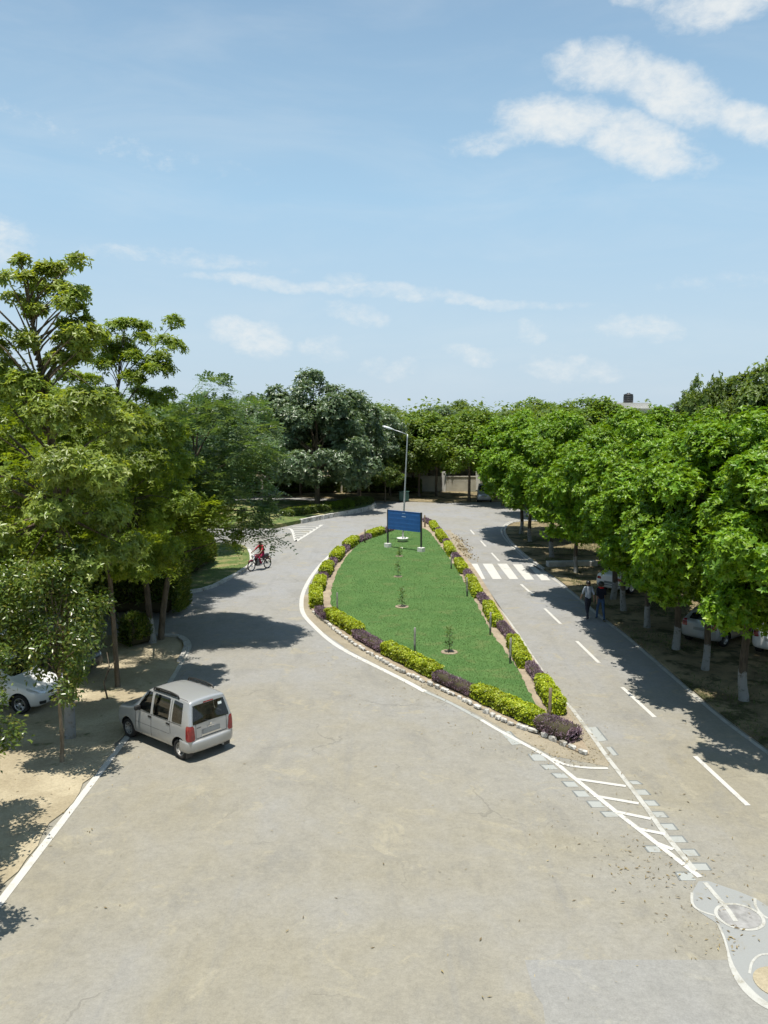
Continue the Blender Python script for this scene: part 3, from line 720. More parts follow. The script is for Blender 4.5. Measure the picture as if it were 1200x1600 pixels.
OPENM = tree_mesh('open', 22, 12.2, 2.5, 4.8, 11000, .6, .085, palm_s, custom=open_clumps, limbs=44, lean=(-.4, 0), stem=True, flat=.7)
tree('open_tree', at(184, 1073, .03), OPENM, (M_BARK, L_FINE), 'slender forked yellow-green tree leaning over the strip behind the silver car', 'tree')
# large fine-leaved trees around the side road
FINEM = [tree_mesh('fine', 31, 10.4, 5.3, 1.6, 13500, .95, .17, fine, nclump=105, inner=.45, limbs=20, flat=.55, lump=.16, up=.3, skirt=-.8),
         tree_mesh('fine', 32, 10.8, 5.3, 1.7, 13500, .95, .17, fine, nclump=105, inner=.45, limbs=20, flat=.55, lump=.18, up=.3, skirt=-.8),
         tree_mesh('fine', 33, 10.9, 4.9, 4.0, 10500, .95, .17, fine, nclump=90, inner=.45, limbs=20, flat=.55, lump=.2, up=.3, skirt=-.7)]
VTM = tree_mesh('fine', 34, 7.4, 3.9, 2.2, 5400, .6, .15, fine, nclump=70, inner=.4, limbs=18, flat=.55, lump=.16, up=.3, skirt=-.7, lean=(-.8, 0))
DRM = tree_mesh('fine', 35, 10.4, 3.0, 4.2, 4600, .6, .13, fine, extra=[(np.array(q[:3]), q[3]) for q in [(2.4, .2, 4.8, .7), (2.8, -.3, 5.2, .7), (3.2, .1, 4.4, .5), (3.6, 0, 4.0, .4), (2.6, .6, 5.8, .7), (3.2, .3, 5.0, .5)]], nclump=85, inner=.4, limbs=18, flat=.6, lump=.2, up=.3, skirt=-.75, lean=(2.1, .6))
tree('spreading_tree', at(252, 998, .05), DRM, (M_BARK, L_FINEG), 'grey-green tree leaning right from the rounded nose, its branches hanging toward the motorcyclist', 'tree', 'fine-leaved trees on the left', 0, 1)
tree('spreading_tree', at(238, 1003, .05), VTM, (M_BARKW, L_FINE), 'broad tree with forked dark trunk on the rounded nose of the left verge', 'tree', 'fine-leaved trees on the left', 0, 1)
for k, (x, y, s, rz, m_, lab) in enumerate([(-11.2, 43.2, .84, 2.0, 2, 'fine-leaved grey-green tree standing behind the leaning one'), (-15.5, 39.0, 1.0, .9, 0, 'fine-leaved tree behind the forked tree, left of the side road'),
                                            (-16.0, 53, 1.0, 3.3, 1, 'fine-leaved tree at the far side of the side road, left of the round grey-green tree'), (-19, 47, 1.05, 5, 1, 'fine-leaved tree deep on the left beyond the side road'),
                                            (-15.0, 31.5, .98, 4.4, 0, 'fine-leaved tree over the cars parked on the left'), (-20.5, 36, 1.05, 1.4, 0, 'fine-leaved tree at the left edge behind the parked cars'), (-17.2, 25.5, .95, 2.6, 1, 'fine-leaved tree at the left edge above the white hatchback'), (-16.8, 43.5, .9, 3.9, 0, 'fine-leaved tree in the dark gap left of the motorcyclist'), (-13.6, 38.4, .86, 5.3, 1, 'lower fine-leaved tree close behind the forked tree')]):
    tree('spreading_tree', (x, y, .05), FINEM[m_], (M_BARK, L_FINEG if k in (0, 2) else L_FINE), lab, 'tree', 'fine-leaved trees on the left', rz, s)
# small glossy trees on the sandy strip
GLM = tree_mesh('gloss', 41, 5.6, 1.7, 1.5, 11000, .48, .065, gloss, nclump=46, inner=.3, limbs=22, flat=.9, lump=.2, skirt=-.9)
tree('small_tree', at(97, 1190, .03), GLM, (M_BARKP, L_GLOSS), 'small dark glossy-leaved tree on a thin pale trunk beside the white hatchback', 'tree', 'small glossy trees on the sandy strip', .3, (.86, .86, 1.04))
tree('small_tree', at(-38, 1165, .03), GLM, (M_BARKP, L_GLOSS), 'small dark glossy tree cut off by the left edge, hanging over the white hatchback', 'tree', 'small glossy trees on the sandy strip', 2.2, (1.05, 1.05, 1.05))
tree('small_tree', (-8.85, 16.9, .03), GLM, (M_BARKP, L_GLOSS), 'glossy leaves reaching in at the left edge below the parked cars', 'tree', 'small glossy trees on the sandy strip', 4.0, (.86, .86, .80))
tree('small_tree', (-8.55, 13.9, .03), GLM, (M_BARKP, L_GLOSS), 'small tree outside the left edge, shading the foot of the white line', 'tree', 'small glossy trees on the sandy strip', 1.0, (.92, .92, .9))
# round grey-green tree on the far island
GRM = [tree_mesh('grey', 51, 12.8, 6.9, .9, 15000, 1.2, .32, greyl, nclump=130, inner=.25, limbs=9, lump=.15, skirt=-.85), tree_mesh('grey', 52, 11.5, 6.0, 1.4, 9000, 1.1, .3, greyl, nclump=110, inner=.3, limbs=9, lump=.16, skirt=-.85)]
tree('round_tree', (-6.3, 80, .25), GRM[0], (M_BARK, L_GREY), 'large round grey-green tree on the far island, left of the lamp', 'tree', None, .5, (1, 1, .96))
tree('round_tree', (-2.6, 89, .06), GRM[1], (M_BARK, L_GREY), 'grey-green tree directly behind the street lamp', 'tree', None, 2.5, (.85, .85, .92))
tree('round_tree', (-11.5, 85, .06), GRM[1], (M_BARK, L_GREY), 'grey-green tree left of the large round one', 'tree', None, 1.5, (1, 1, 1.0))
tree('round_tree', (26.8, 57, .05), GRM[0], (M_BARK, L_FAR), 'tall dull green tree above the roadside row at the right edge', 'tree', None, 4.0, (.8, .8, 1.06))
tree('round_tree', (22.6, 59, .05), GRM[1], (M_BARK, L_FAR), 'dull green tree left of the tall one above the right row', 'tree', None, .2, (.48, .48, 1.06))
# trees along the boundary wall and the background belt
FARM = [tree_mesh('far', 61 + k, 9.4, 3.9, 2.2, 10500, .95, .17, farl, nclump=60, inner=.5, limbs=14, lump=.18, skirt=-.8) for k in range(3)]
for k, (u, v, s, m_, lab) in enumerate([(682, 775, 1.0, L_FARY, 'yellow-green tree with leaning trunk before the boundary wall, right of the lamp'), (733, 783, 1.0, L_FARY, 'yellow-green tree before the boundary wall, left of the grey van'),
                                        (645, 768, .98, L_FARY, 'yellow-green tree just right of the lamp post top'), (786, 789, .95, L_ROW, 'green tree right of the grey van at the far verge'), (602, 784, .5, L_FAR, 'small young tree on the far verge left of the lamp post'), (560, 777, 1.0, L_FAR, 'tree added to darken the wall behind the nose of the far island'), (610, 774, .95, L_FAR, 'tree added to darken the wall just left of the lamp post'), (655, 776, .9, L_FAR, 'tree added to darken the wall between the lamp and the leaning trunk'), (820, 790, .98, L_ROW, 'green tree at the far verge behind the bend of the right road'), (470, 774, 1.05, L_FAR, 'dark tree before the wall left of the large round tree'), (425, 774, 1.1, L_FAR, 'dark tree before the wall at the far end of the side road')]):  # some trees before the wall are added to darken it
    tree('verge_tree', at(u, v, .06), FARM[k % 3], (M_BARK, m_), lab, 'tree', 'trees along the boundary wall', k * 1.3 + .4, s)
for k, x in enumerate([-27, -21.5, -16, -10.5, -5.2, .2, 5.4, 11.0, 16.5, 22.5]):  # row added to shade the wall and darken what lies behind it
    tree('wall_shade_tree', (x, 102.0 + (k % 3) * .5, .05), FARM[(k + 1) % 3], (M_BARK, L_FAR), '%s shade tree from the left in the row added behind the boundary wall' % ORD[k], 'tree', 'trees added to shade the boundary wall', k * 1.9, (1.1, 1.1, .98 + .05 * (k % 3)))
belt = []
rb = random.Random(77)
for k in range(30):
    az_ = -27 + 54 * (k + .5) / 30 + rb.uniform(-.6, .6); d = rb.uniform(104, 150); belt.append((az_, d))
for k, (az_, d) in enumerate(belt):
    if 13.6 < az_ < 18.6: d = 116
    x, y = d * math.sin(math.radians(az_)), d * math.cos(math.radians(az_)); s = rb.uniform(1.0, 1.22) if not 13.6 < az_ < 18.6 else .92
    tree('belt_tree', (x, y, 0), FARM[k % 3], (M_BARK, [L_FAR, L_FAR, L_GREY, L_FARY][rb.randrange(4)]), '%s tree from the left in the distant belt on the skyline' % ORD[k], 'tree', 'trees in the distant belt', rb.uniform(0, 6.28), (s * 1.15, s * 1.15, s))
for k, (x, y, s) in enumerate([(-30, 62, 1.1), (-24, 70, 1.1), (-34, 50, 1.1), (-22, 58, 1.05), (-30, 78, 1.15), (-19, 94, 1.1), (-27, 40, 1.1), (34, 66, 1.0), (31, 74, 1.0), (22, 72, 1.0), (14.5, 76, .98), (24, 84, .84), (33, 90, 1.05), (16, 94, 1.05)]):
    tree('grove_tree', (x, y, .02), FARM[k % 3], (M_BARK, L_FAR), 'tree filling the gaps behind the %s, %s from the front' % (('left-hand trees', ORD[k]) if k < 7 else ('right-hand roadside row', ORD[k - 7])), 'tree', 'trees filling in behind', k * 2.1, (s * 1.1, s * 1.1, s))
# far-off wood that reads as one mass
r = np.random.default_rng(9); cl = []
for k in range(420):
    a = math.radians(r.uniform(-40, 40)); d = r.uniform(165, 330) if not .2 < a < .35 else r.uniform(215, 330); h = r.uniform(7.5, 11.6) + (d - 165) * .006
    for j in range(3): cl.append((np.array([d * math.sin(a) + r.uniform(-3, 3), d * math.cos(a), h * (1 - .27 * j) - 1.5]), r.uniform(2.2, 3.6)))
P, N = scatter(cl, 46000, r, 0, None, .8); Q, T = emit_leaf(P, N, r, 1.1, .7); V_, F_, T_ = quads_to_arrays(Q, T)
tag(link('distant_wood', fastmesh('distant_wood', V_, F_, T_), L_FAR), 'distant wood along the horizon', 'wood', kind='stuff')

# ------------------------------------------------------------------ hedges and shrubs of the island


def hedge_mesh(L, Wd, H, n, seed, leaf=.075, purple=False):
    r = np.random.default_rng(seed); t = r.uniform(-.5, .5, n); a = r.uniform(-.28, math.pi + .28, n)
    ex = .55 if not purple else .9
    cx = np.sign(np.cos(a)) * np.abs(np.cos(a)) ** ex; sz = np.sign(np.sin(a)) * np.abs(np.sin(a)) ** ex
    endt = np.clip((np.abs(t) - (.5 - .32 * Wd / L)) / (.32 * Wd / L), 0, 1); shrink = np.sqrt(1 - endt ** 2 * .55)
    lum = 1 + .07 * np.sin(t * L * 7 + seed) + .05 * np.sin(a * 5 + t * L * 11); dep = 1 - np.abs(r.normal(0, .07 if not purple else .2, n))
    P = np.stack([t * L, cx * Wd / 2 * shrink * lum * dep, np.maximum(.02, H * .42 + sz * H * .58 * shrink * lum * dep)], 1)
    ends = r.random(n) < .16; ss_ = np.sign(r.uniform(-1, 1, n))
    P[ends] = np.stack([ss_[ends] * L / 2 * r.uniform(.93, 1.03, ends.sum()), r.uniform(-.5, .5, ends.sum()) * Wd * .82, r.uniform(.05, .9, ends.sum()) * H], 1)
    N = nrm(np.stack([np.where(ends, ss_, 0), cx * np.where(ends, .3, 1), np.maximum(sz, -.1) * np.where(ends, .3, 1)], 1) + r.normal(0, .3, (n, 3)))
    if purple: d = nrm(N + r.normal(0, .5, (n, 3)) + UP * .7); Q = leaf_quads(P - d * .05, d, nrm(N + r.normal(0, .6, (n, 3))), leaf * r.uniform(.9, 2.0, n), leaf * .38 * np.ones(n)); T = r.uniform(0, 1, n)
    else: Q, T = emit_leaf(P, N, r, leaf, leaf * .62)
    V_, F_, T_ = quads_to_arrays(Q, T); mi = np.zeros(len(F_), np.int32)
    # twiggy core so that daylight does not pass straight through
    c = MB(); k = .86
    pts = [(x * L * .47, 0, H * .45) for x in (-1, -.9, 0, .9, 1)]; ring_n = 10; CV, CF = [], []
    for i, (x, _, _z) in enumerate(pts):
        q = (.5, 1, 1, 1, .5)[i]
        for j in range(ring_n):
            an = 2 * math.pi * j / ring_n; cxx = math.copysign(abs(math.cos(an)) ** .55, math.cos(an)); szz = math.copysign(abs(math.sin(an)) ** .55, math.sin(an))
            CV.append((x, cxx * Wd / 2 * k * q, H * .45 + szz * H * (.45 if szz > 0 else .44) * q))
    b = len(V_)
    for i in range(4):
        for j in range(ring_n):
            j2 = (j + 1) % ring_n; p0, p1, p2, p3 = i * ring_n + j, i * ring_n + j2, (i + 1) * ring_n + j2, (i + 1) * ring_n + j; CF += [(b + p0, b + p1, b + p2), (b + p0, b + p2, b + p3)]
    V_ = np.concatenate([V_, np.array(CV)]); F_ = np.concatenate([F_, np.array(CF)]); T_ = np.concatenate([T_, np.zeros(len(CF))]); mi = np.concatenate([mi, np.ones(len(CF), np.int32)])
    return fastmesh('hedge', V_, F_, T_, mi)


def hedge(name, a, b, Wd, H, label, group, seed, mat_=None, purple=False, over=0.0):
    a, b = Vector((*a, 0)), Vector((*b, 0)); L = (b - a).length + over; c = (a + b) / 2; area = L * (Wd + 2 * H)
    near = max(.55, min(1.0, 30 / c.y)); lf = .068 / near ** .8
    o = link(name, hedge_mesh(L, Wd, H, int((2200 if not purple else 1000) * area * near ** 1.2) + 250, seed, (lf if not purple else lf * .9) * (2.0 if purple and H > .9 else 1), purple), [mat_ or L_GOLD, M_CORE], None, (c.x, c.y, .05), math.atan2(b.y - a.y, b.x - a.x))
    return tag(o, label, 'hedge' if not purple else 'shrub', group)


def offs(p, dx=0., dy=0.): return (p[0] + dx, p[1] + dy)


Lh = [((508, 970), (556, 1000)), ((597, 1027), (678, 1068)), ((738, 1098), (840, 1146))]
Lt = ['left of the lawn\'s front edge', 'midway along the lawn\'s front edge', 'nearest the viewer, beside the island tip']
for k, (a, b) in enumerate(Lh):
    pa, pb = at2(*a), at2(*b); d = (Vector(pb) - Vector(pa)).normalized(); nn = (-d.y * -.1, d.x * .55)
    hedge('golden_hedge', offs(pa, .15, .38), offs(pb, .15, .38), .52, .48, 'long clipped golden hedge ' + Lt[k], 'golden hedges round the lawn', 200 + k)
for k, (a, b) in enumerate([((554, 1001), (596, 1026)), ((680, 1070), (738, 1097)), ((845, 1150), (908, 1172))]):
    pa, pb = at2(*a), at2(*b); hedge('purple_shrub', offs(pa, .10, .36 if k < 2 else .42), offs(pb, .10 if k < 2 else -.1, .36 if k < 2 else .45), .55 if k < 2 else .75, .36 if k < 2 else .48, 'purple-leaved shrubs ' + ['between the first and middle long golden hedges', 'between the middle and nearest long golden hedges', 'at the pointed tip of the island'][k], 'purple shrubs round the lawn', 220 + k, L_PURP, True, .1)
# the left curve, nearest first
Lc = [((494, 952), (493, 930), .62), ((497, 926), (501, 912), .5), ((506, 904), (514, 891), .6), ((522, 880), (532, 868), .6), ((541, 860), (555, 850), .6), ((576, 842), (596, 835), .55), ((612, 829), (626, 827), .5)]
for k, (a, b, h) in enumerate(Lc):
    hedge('golden_hedge', at2(*a), at2(*b), .56, h * .95, 'clipped golden bush on the lawn\'s curved left side, %s from the front' % ORD[k], 'golden hedges round the lawn', 240 + k)
Lp = [((499, 960), (510, 970)), ((502, 911), (507, 903)), ((514, 891), (521, 881)), ((532, 868), (541, 861)), ((556, 850), (575, 843)), ((597, 835), (612, 830))]
for k, (a, b) in enumerate(Lp):
    hedge('purple_shrub', at2(*a), at2(*b), .48, .36, 'low purple shrub on the lawn\'s curved left side, %s from the front' % ORD[k], 'purple shrubs round the lawn', 260 + k, L_PURP, True, .3)
# the straight right side, nearest first
Rh = [((880, 1122), (852, 1078), .70), ((826, 1048), (806, 1012), .66), ((782, 983), (766, 955), .64), ((751, 937), (738, 912), .62), ((729, 899), (719, 884), .62), ((710, 872), (702, 858), .66), ((697, 850), (688, 838), .66), ((684, 832), (678, 823), .62)]
for k, (a, b, h) in enumerate(Rh):
    hedge('golden_hedge', offs(at2(*a), -.12, .1), offs(at2(*b), -.12, .1), .45, h * .74, 'clipped golden hedge on the lawn\'s straight right side, %s from the pointed tip' % ORD[k], 'golden hedges round the lawn', 280 + k)
Rp = [((846, 1072), (829, 1049)), ((802, 1006), (784, 984)), ((764, 952), (752, 938)), ((736, 910), (730, 900)), ((718, 882), (711, 873)), ((702, 858), (697, 850)), ((689, 838), (684, 831)), ((676, 822), (664, 816))]
for k, (a, b) in enumerate(Rp):
    hedge('purple_shrub', at2(*a), at2(*b), .42, .34, 'low purple shrub on the lawn\'s straight right side, %s from the pointed tip' % ORD[k], 'purple shrubs round the lawn', 300 + k, L_PURP, True, .25)
hedge('golden_hedge', at2(512, 803), at2(548, 797), 1.0, .95, 'low golden hedge on the kerbed far island', 'hedges on the far island', 320, L_FARY)
hedge('dark_hedge', at2(446, 812), at2(508, 803), 1.6, .85, 'dark green hedge under the large round tree, left part of the far island', 'hedges on the far island', 321, L_GLOSS)
hedge('dark_hedge', at2(540, 796), at2(577, 791), 1.4, .95, 'dark green hedge at the nose of the far island', 'hedges on the far island', 322, L_GLOSS)
for k, (xa, xb) in enumerate([(-26, -14.5), (-13.8, -5.2), (-4.6, 4.2), (13, 24)]):
    hedge('dark_hedge', (xa, 98.3), (xb, 98.1), 1.6, 1.7, 'dark shrubbery hiding the boundary wall, %s stretch from the left' % ORD[k], 'shrubbery along the boundary wall', 330 + k, L_GLOSS)
hedge('dark_shrub', (-11.6, 43.5), (-11.0, 51.0), 1.8, 2.0, 'dark shrubs added to darken the wedge left of the motorcyclist', None, 325, L_GLOSS, True)  # added to cover sunlit grass and darken the wedge
hedge('dark_shrub', (-9.2, 38.2), (-16.5, 38.8), 2.2, 2.5, 'tall dark shrubs added for the deep shade behind the forked tree', None, 324, L_GLOSS, True)  # added mass of dark leaves fills the black shade under the canopy
hedge('dark_shrub', at2(196, 1012), at2(228, 1004), 1.0, 1.2, 'dark leafy shrub beside the forked tree on the left verge', None, 323, L_GLOSS, True)

# ------------------------------------------------------------------ whitewashed stones in front of the bed
edging = empty('stone_edging', at(700, 1090), 0, 'row of whitewashed rough stones along the front of the planted island', 'edging')
SM = []
for k in range(6):
    bm = bmesh.new(); bmesh.ops.create_icosphere(bm, subdivisions=1, radius=.5); r_ = random.Random(400 + k)
    for v_ in bm.verts:
        v_.co = Vector([math.copysign(abs(c * 2) ** .6 / 2, c) for c in v_.co]) * r_.uniform(.8, 1.1)
    me = bpy.data.meshes.new('stone'); bm.to_mesh(me); bm.free(); me.materials.append(M_KERBW); SM.append(me)
spx = [p[:2] for p in catmull([at2(u, v) for u, v in [(487, 955), (547, 1003), (602, 1036), (635, 1054), (710, 1088), (785, 1127), (835, 1145), (921, 1182)]], 30)]
acc = 0; last = spx[0]; r_ = random.Random(8); nxt = .3
for p in spx[1:]:
    acc += math.dist(p, last)
    if acc >= nxt:
        w_ = r_.uniform(.14, .42); d = math.atan2(p[1] - last[1], p[0] - last[0])
        o = link('stone', SM[r_.randrange(6)], None, edging, Vector((p[0], p[1] - .04, .06 + r_.uniform(-.02, .02))) - edging.location, d + r_.uniform(-.25, .25)); o.scale = (w_, r_.uniform(.12, .2), r_.uniform(.10, .21)); acc = 0; nxt = w_ * r_.uniform(1.0, 1.12)
    last = p
# stakes
M_STAKE = plain('weathered_wood', (0.22, 0.17, 0.115), .9, 0, .2, 0, .35, 6.0, .01); M_STAKEG = plain('grey_wood', (0.26, 0.25, 0.22), .9, 0, .2, 0, .3, 6.0, .01)
stk = [((858, 1130), 1.05, .050, 'nearest the tip'), ((797, 1037), .95, .042, 'second from the tip on the right side'), ((766, 992), .95, .042, 'third from the tip on the right side'), ((730, 932), .95, .045, 'fourth from the tip on the right side'), ((705, 889), .85, .04, 'fifth from the tip on the right side'),
       ((664, 823), .95, .06, 'at the far right corner behind the blue board'), ((570, 848), .95, .05, 'on the far left side'), ((527, 958), .95, .035, 'by the left curve of the lawn'), ((648, 1019), .95, .04, 'in the front part of the lawn')]
for k, ((u, v), h, rad, txt) in enumerate(stk):
    mb = MB(); r_ = random.Random(500 + k); lx, ly = r_.uniform(-.04, .04), r_.uniform(-.03, .03)
    mb.tube([(0, 0, -.1), (lx * .3, ly * .3, h * .35), (lx * .8, ly * .8, h * .75), (lx, ly, h - .01), (lx * 1.02, ly * 1.02, h)], [rad, rad * 1.02, rad * .96, rad * .95, rad * .75], 8)
    tag(mb.build('wooden_stake', M_STAKE if k in (0, 5, 6) else M_STAKEG, None, at(u, v, .08)), 'weathered wooden stake %s of the island' % txt, 'stake', 'stakes round the lawn')
# saplings in earth rings on the lawn
for k, ((u, v), h, txt) in enumerate([((702, 1019), .95, 'nearest'), ((628, 948), .95, 'second'), ((622, 901), .9, 'third'), ((624, 869), .55, 'smallest and farthest')]):
    e = empty('sapling', at(u, v, .085), 0, '%s young sapling in a ring of bare earth on the lawn' % txt, 'sapling', 'saplings on the lawn')
    mb = MB(); mb.tube([(0, 0, 0), (.02, .01, h * .5), (-.01, .02, h)], [.012, .009, .004], 5); mb.build('stem', M_BARK, e)
    r = np.random.default_rng(600 + k); zz = r.uniform(.15, 1, 90) * h; P = np.stack([r.normal(0, .07, 90), r.normal(0, .07, 90), zz], 1); Q, T = emit_leaf(P, nrm(P * np.array([1, 1, 0]) + UP * .2), r, .13, .06); V_, F_, T_ = quads_to_arrays(Q, T)
    link('leaves', fastmesh('leaves', V_, F_, T_), L_GLOSS, e)
    mb = MB(); rad = .34 if k < 2 else .26; prof = [(rad, -.01), (rad * .9, .03), (rad * .7, .035), (rad * .45, .008), (.02, .006)]; mb.lathe(prof, n=18); mb.build('earth_ring', M_BED, e)
# mown grass
r = np.random.default_rng(71); lp = np.array(lawn_poly); n = 110000
yy = 24 + (lp[:, 1].max() - 24) * r.random(n) ** 1.5; xx = r.uniform(lp[:, 0].min(), lp[:, 0].max(), n); k = poly_inside(lawn_poly, xx, yy); xx, yy = xx[k], yy[k]; n = len(xx)
P = np.stack([xx, yy, np.full(n, .08)], 1); d = nrm(r.normal(0, .55, (n, 3)) * np.array([1, 1, .1]) + UP); hs = r.uniform(.03, .06, n); S_ = nrm(np.cross(d, r.normal(0, 1, (n, 3))))
Vg = np.stack([P - S_ * .008, P + S_ * .008, P + d * hs[:, None]], 1).reshape(-1, 3); Fg = np.arange(n * 3).reshape(-1, 3)
tag(link('grass', fastmesh('grass', Vg, Fg, r.uniform(0, .9, n)), L_GRASS), 'short mown green grass of the island lawn', 'grass', kind='stuff')
# rough grass and weeds on the verges
def weeds(name, poly, box, n, seed, label, hmax, thr):
    r = np.random.default_rng(seed); xx = r.uniform(box[0], box[1], n); yy = r.uniform(box[2], box[3], n); k = poly_inside(poly, xx, yy)
    pat = np.sin(xx * .9 + 1.3 * np.sin(yy * .7)) + np.sin(yy * 1.1 + seed + np.sin(xx * 1.7)) + r.normal(0, .5, n); k &= pat > thr; xx, yy = xx[k], yy[k]; m_ = len(xx)
    P = np.stack([xx, yy, np.full(m_, .04)], 1); d = nrm(r.normal(0, .6, (m_, 3)) * np.array([1, 1, .1]) + UP); hs = r.uniform(.05, hmax, m_); S_ = nrm(np.cross(d, r.normal(0, 1, (m_, 3))))
    Vg = np.stack([P - S_ * .014, P + S_ * .014, P + d * hs[:, None]], 1).reshape(-1, 3)
    tag(link(name, fastmesh(name, Vg, np.arange(m_ * 3).reshape(-1, 3), r.uniform(0, 1, m_)), L_WEED), label, 'grass', kind='stuff')
weeds('rough_grass', rv, (10, 24, 18, 66), 60000, 3, 'rough grass under the roadside trees on the right', .17, .1)
weeds('rough_grass', [(p[0], p[1]) for p in wd] + [(-45, at(300, 849).y), (-45, at(250, 934).y)], (-22, -6, 38, 62), 26000, 4, 'rough grass on the wedge beside the motorcyclist', .2, -.3)
weeds('rough_grass', fi + [(-40, at(440, 786).y), (-40, at(430, 826).y)], (-24, 0, 66, 90), 16000, 5, 'grass on the kerbed far island', .4, -.6)
# fallen leaves and pods
def litter(name, cents, seed, label, L=(.04, .12)):
    r = np.random.default_rng(seed); P = []
    for (u, v, su, sv, n) in cents:
        for _ in range(n):
            p = at(u + r.normal(0, su), v + r.normal(0, sv)); P.append((p.x, p.y, .016 + r.uniform(0, .015)))
    P = np.array(P); m_ = len(P); d = nrm(r.normal(0, 1, (m_, 3)) * np.array([1, 1, .12])); l = r.uniform(*L, m_)
    Q = leaf_quads(P, d, nrm(UP + r.normal(0, .25, (m_, 3))), l, l * r.uniform(.10, .3, m_), .15); V_, F_, T_ = quads_to_arrays(Q, r.uniform(0, 1, m_))
    tag(link(name, fastmesh(name, V_, F_, T_), L_DRY), label, 'leaves', kind='stuff')
litter('fallen_leaves', [(1010, 1355, 36, 30, 100), (970, 1330, 45, 40, 45), (1080, 1440, 45, 30, 50), (1140, 1470, 18, 12, 40), (900, 1290, 70, 60, 40), (880, 1180, 35, 10, 130), (920, 1165, 16, 18, 90), (800, 1140, 60, 18, 150), (690, 1085, 60, 16, 150), (590, 1032, 50, 16, 120),
                         (900, 1120, 12, 26, 70), (850, 1050, 14, 40, 70), (700, 1400, 260, 120, 40), (400, 1250, 160, 90, 25), (1130, 1380, 40, 30, 50), (1000, 1230, 60, 50, 50)], 12, 'dry fallen leaves and pods strewn along the island and the hatched tip')
litter('fallen_leaves', [(130, 1170, 40, 30, 140), (60, 1250, 60, 60, 90), (210, 1050, 40, 25, 120), (60, 1150, 50, 30, 80)], 13, 'dry leaves lying on the sandy strip at the left')
r = np.random.default_rng(15); P = []
for _ in range(420):
    t = r.random(); c = Vector(at2(704, 840)).lerp(Vector(at2(724, 872)), t); P.append((c.x + r.normal(.35, .32), c.y + r.normal(0, .9), .01))
P = np.array(P); d = nrm(r.normal(0, 1, (len(P), 3))); Q = leaf_quads(P, d, nrm(UP + r.normal(0, .6, (len(P), 3))), r.uniform(.05, .16, len(P)), r.uniform(.04, .12, len(P)), .5); V_, F_, T_ = quads_to_arrays(Q, r.uniform(.2, 1, len(P)))
tag(link('rubble', fastmesh('rubble', V_, F_, T_), L_DRY), 'brown rubble and dead leaves swept against the island before the zebra crossing', 'rubble', kind='stuff')
sheet('soil_film', jig([at2(u, v) for u, v in [(694, 828), (704, 828), (722, 846), (735, 866), (731, 879), (722, 868), (709, 850), (694, 828)]], .12, .4, 7), .0045, M_FILM, parent=road)
# ------------------------------------------------------------------ cars
M_GLASS = plain('car_glass', (0.010, 0.013, 0.014), .05, 0, .42); M_TYRE = plain('tyre_rubber', (0.022, 0.021, 0.02), .85, 0, .3, 0, .3, 8.0); M_TRIM = plain('black_trim', (0.018, 0.018, 0.018), .5); M_WELL = plain('wheel_well', (0.012, 0.012, 0.012), .95)
M_SEAM = plain('panel_gap', (0.03, 0.03, 0.03), .8); M_RED = plain('tail_lamp_red', (0.22, 0.010, 0.012), .15, 0, .6, .6, .3, 9.0); M_CLEAR = plain('lamp_clear', (0.62, 0.64, 0.66), .12, .35, .6, .5); M_PLATE = plain('number_plate', (0.20, 0.21, 0.21), .5, 0, .4, 0, .08, 14.0)
M_STEEL = plain('wheel_steel', (0.30, 0.29, 0.27), .6, .25, .5, 0, .25, 12.0); M_ALLOY = plain('wheel_alloy', (0.55, 0.55, 0.56), .32, .8); M_DUSTY = plain('dusty_plastic', (0.10, 0.098, 0.092), .7); M_CHROME = plain('chrome', (0.75, 0.75, 0.76), .12, 1.0); M_STICK = plain('sticker', (0.62, 0.68, 0.66), .6)


def carpaint(name, col, metal=.35, rough=.32):
    m_, t, out = material(name); pos = t.n('ShaderNodeTexCoord').outputs['Object']; z = t.n('ShaderNodeSeparateXYZ', None, Vector=pos).outputs[2]
    n1 = t.noise(pos, 3.0, 5.0, .6); dust = t.m('MULTIPLY', t.ss(t.m('ADD', z, t.m('MULTIPLY', t.m('SUBTRACT', n1, .5), .5)), .75, .2), .45)
    c = t.mix(dust, t.mix(n1, tuple(x * .96 for x in col), col), (0.30, 0.27, 0.21))
    b = t.n('ShaderNodeBsdfPrincipled', None, Base_Color=c, Roughness=t.m('ADD', rough, t.m('MULTIPLY', dust, .5)), Metallic=metal); b.inputs['Coat Weight'].default_value = .6; b.inputs['Coat Roughness'].default_value = .08
    t.put(out.inputs[0], b); return m_


P_SILVER = carpaint('paint_silver', (0.43, 0.435, 0.435), .45, .34); P_WHITE = carpaint('paint_white', (0.70, 0.71, 0.71), 0.0, .3); P_PEARL = carpaint('paint_pearl', (0.62, 0.64, 0.65), .1, .3); P_GREY = carpaint('paint_grey', (0.33, 0.36, 0.38), .4, .34); P_DARK = carpaint('paint_dark', (0.05, 0.055, 0.06), .3, .3)


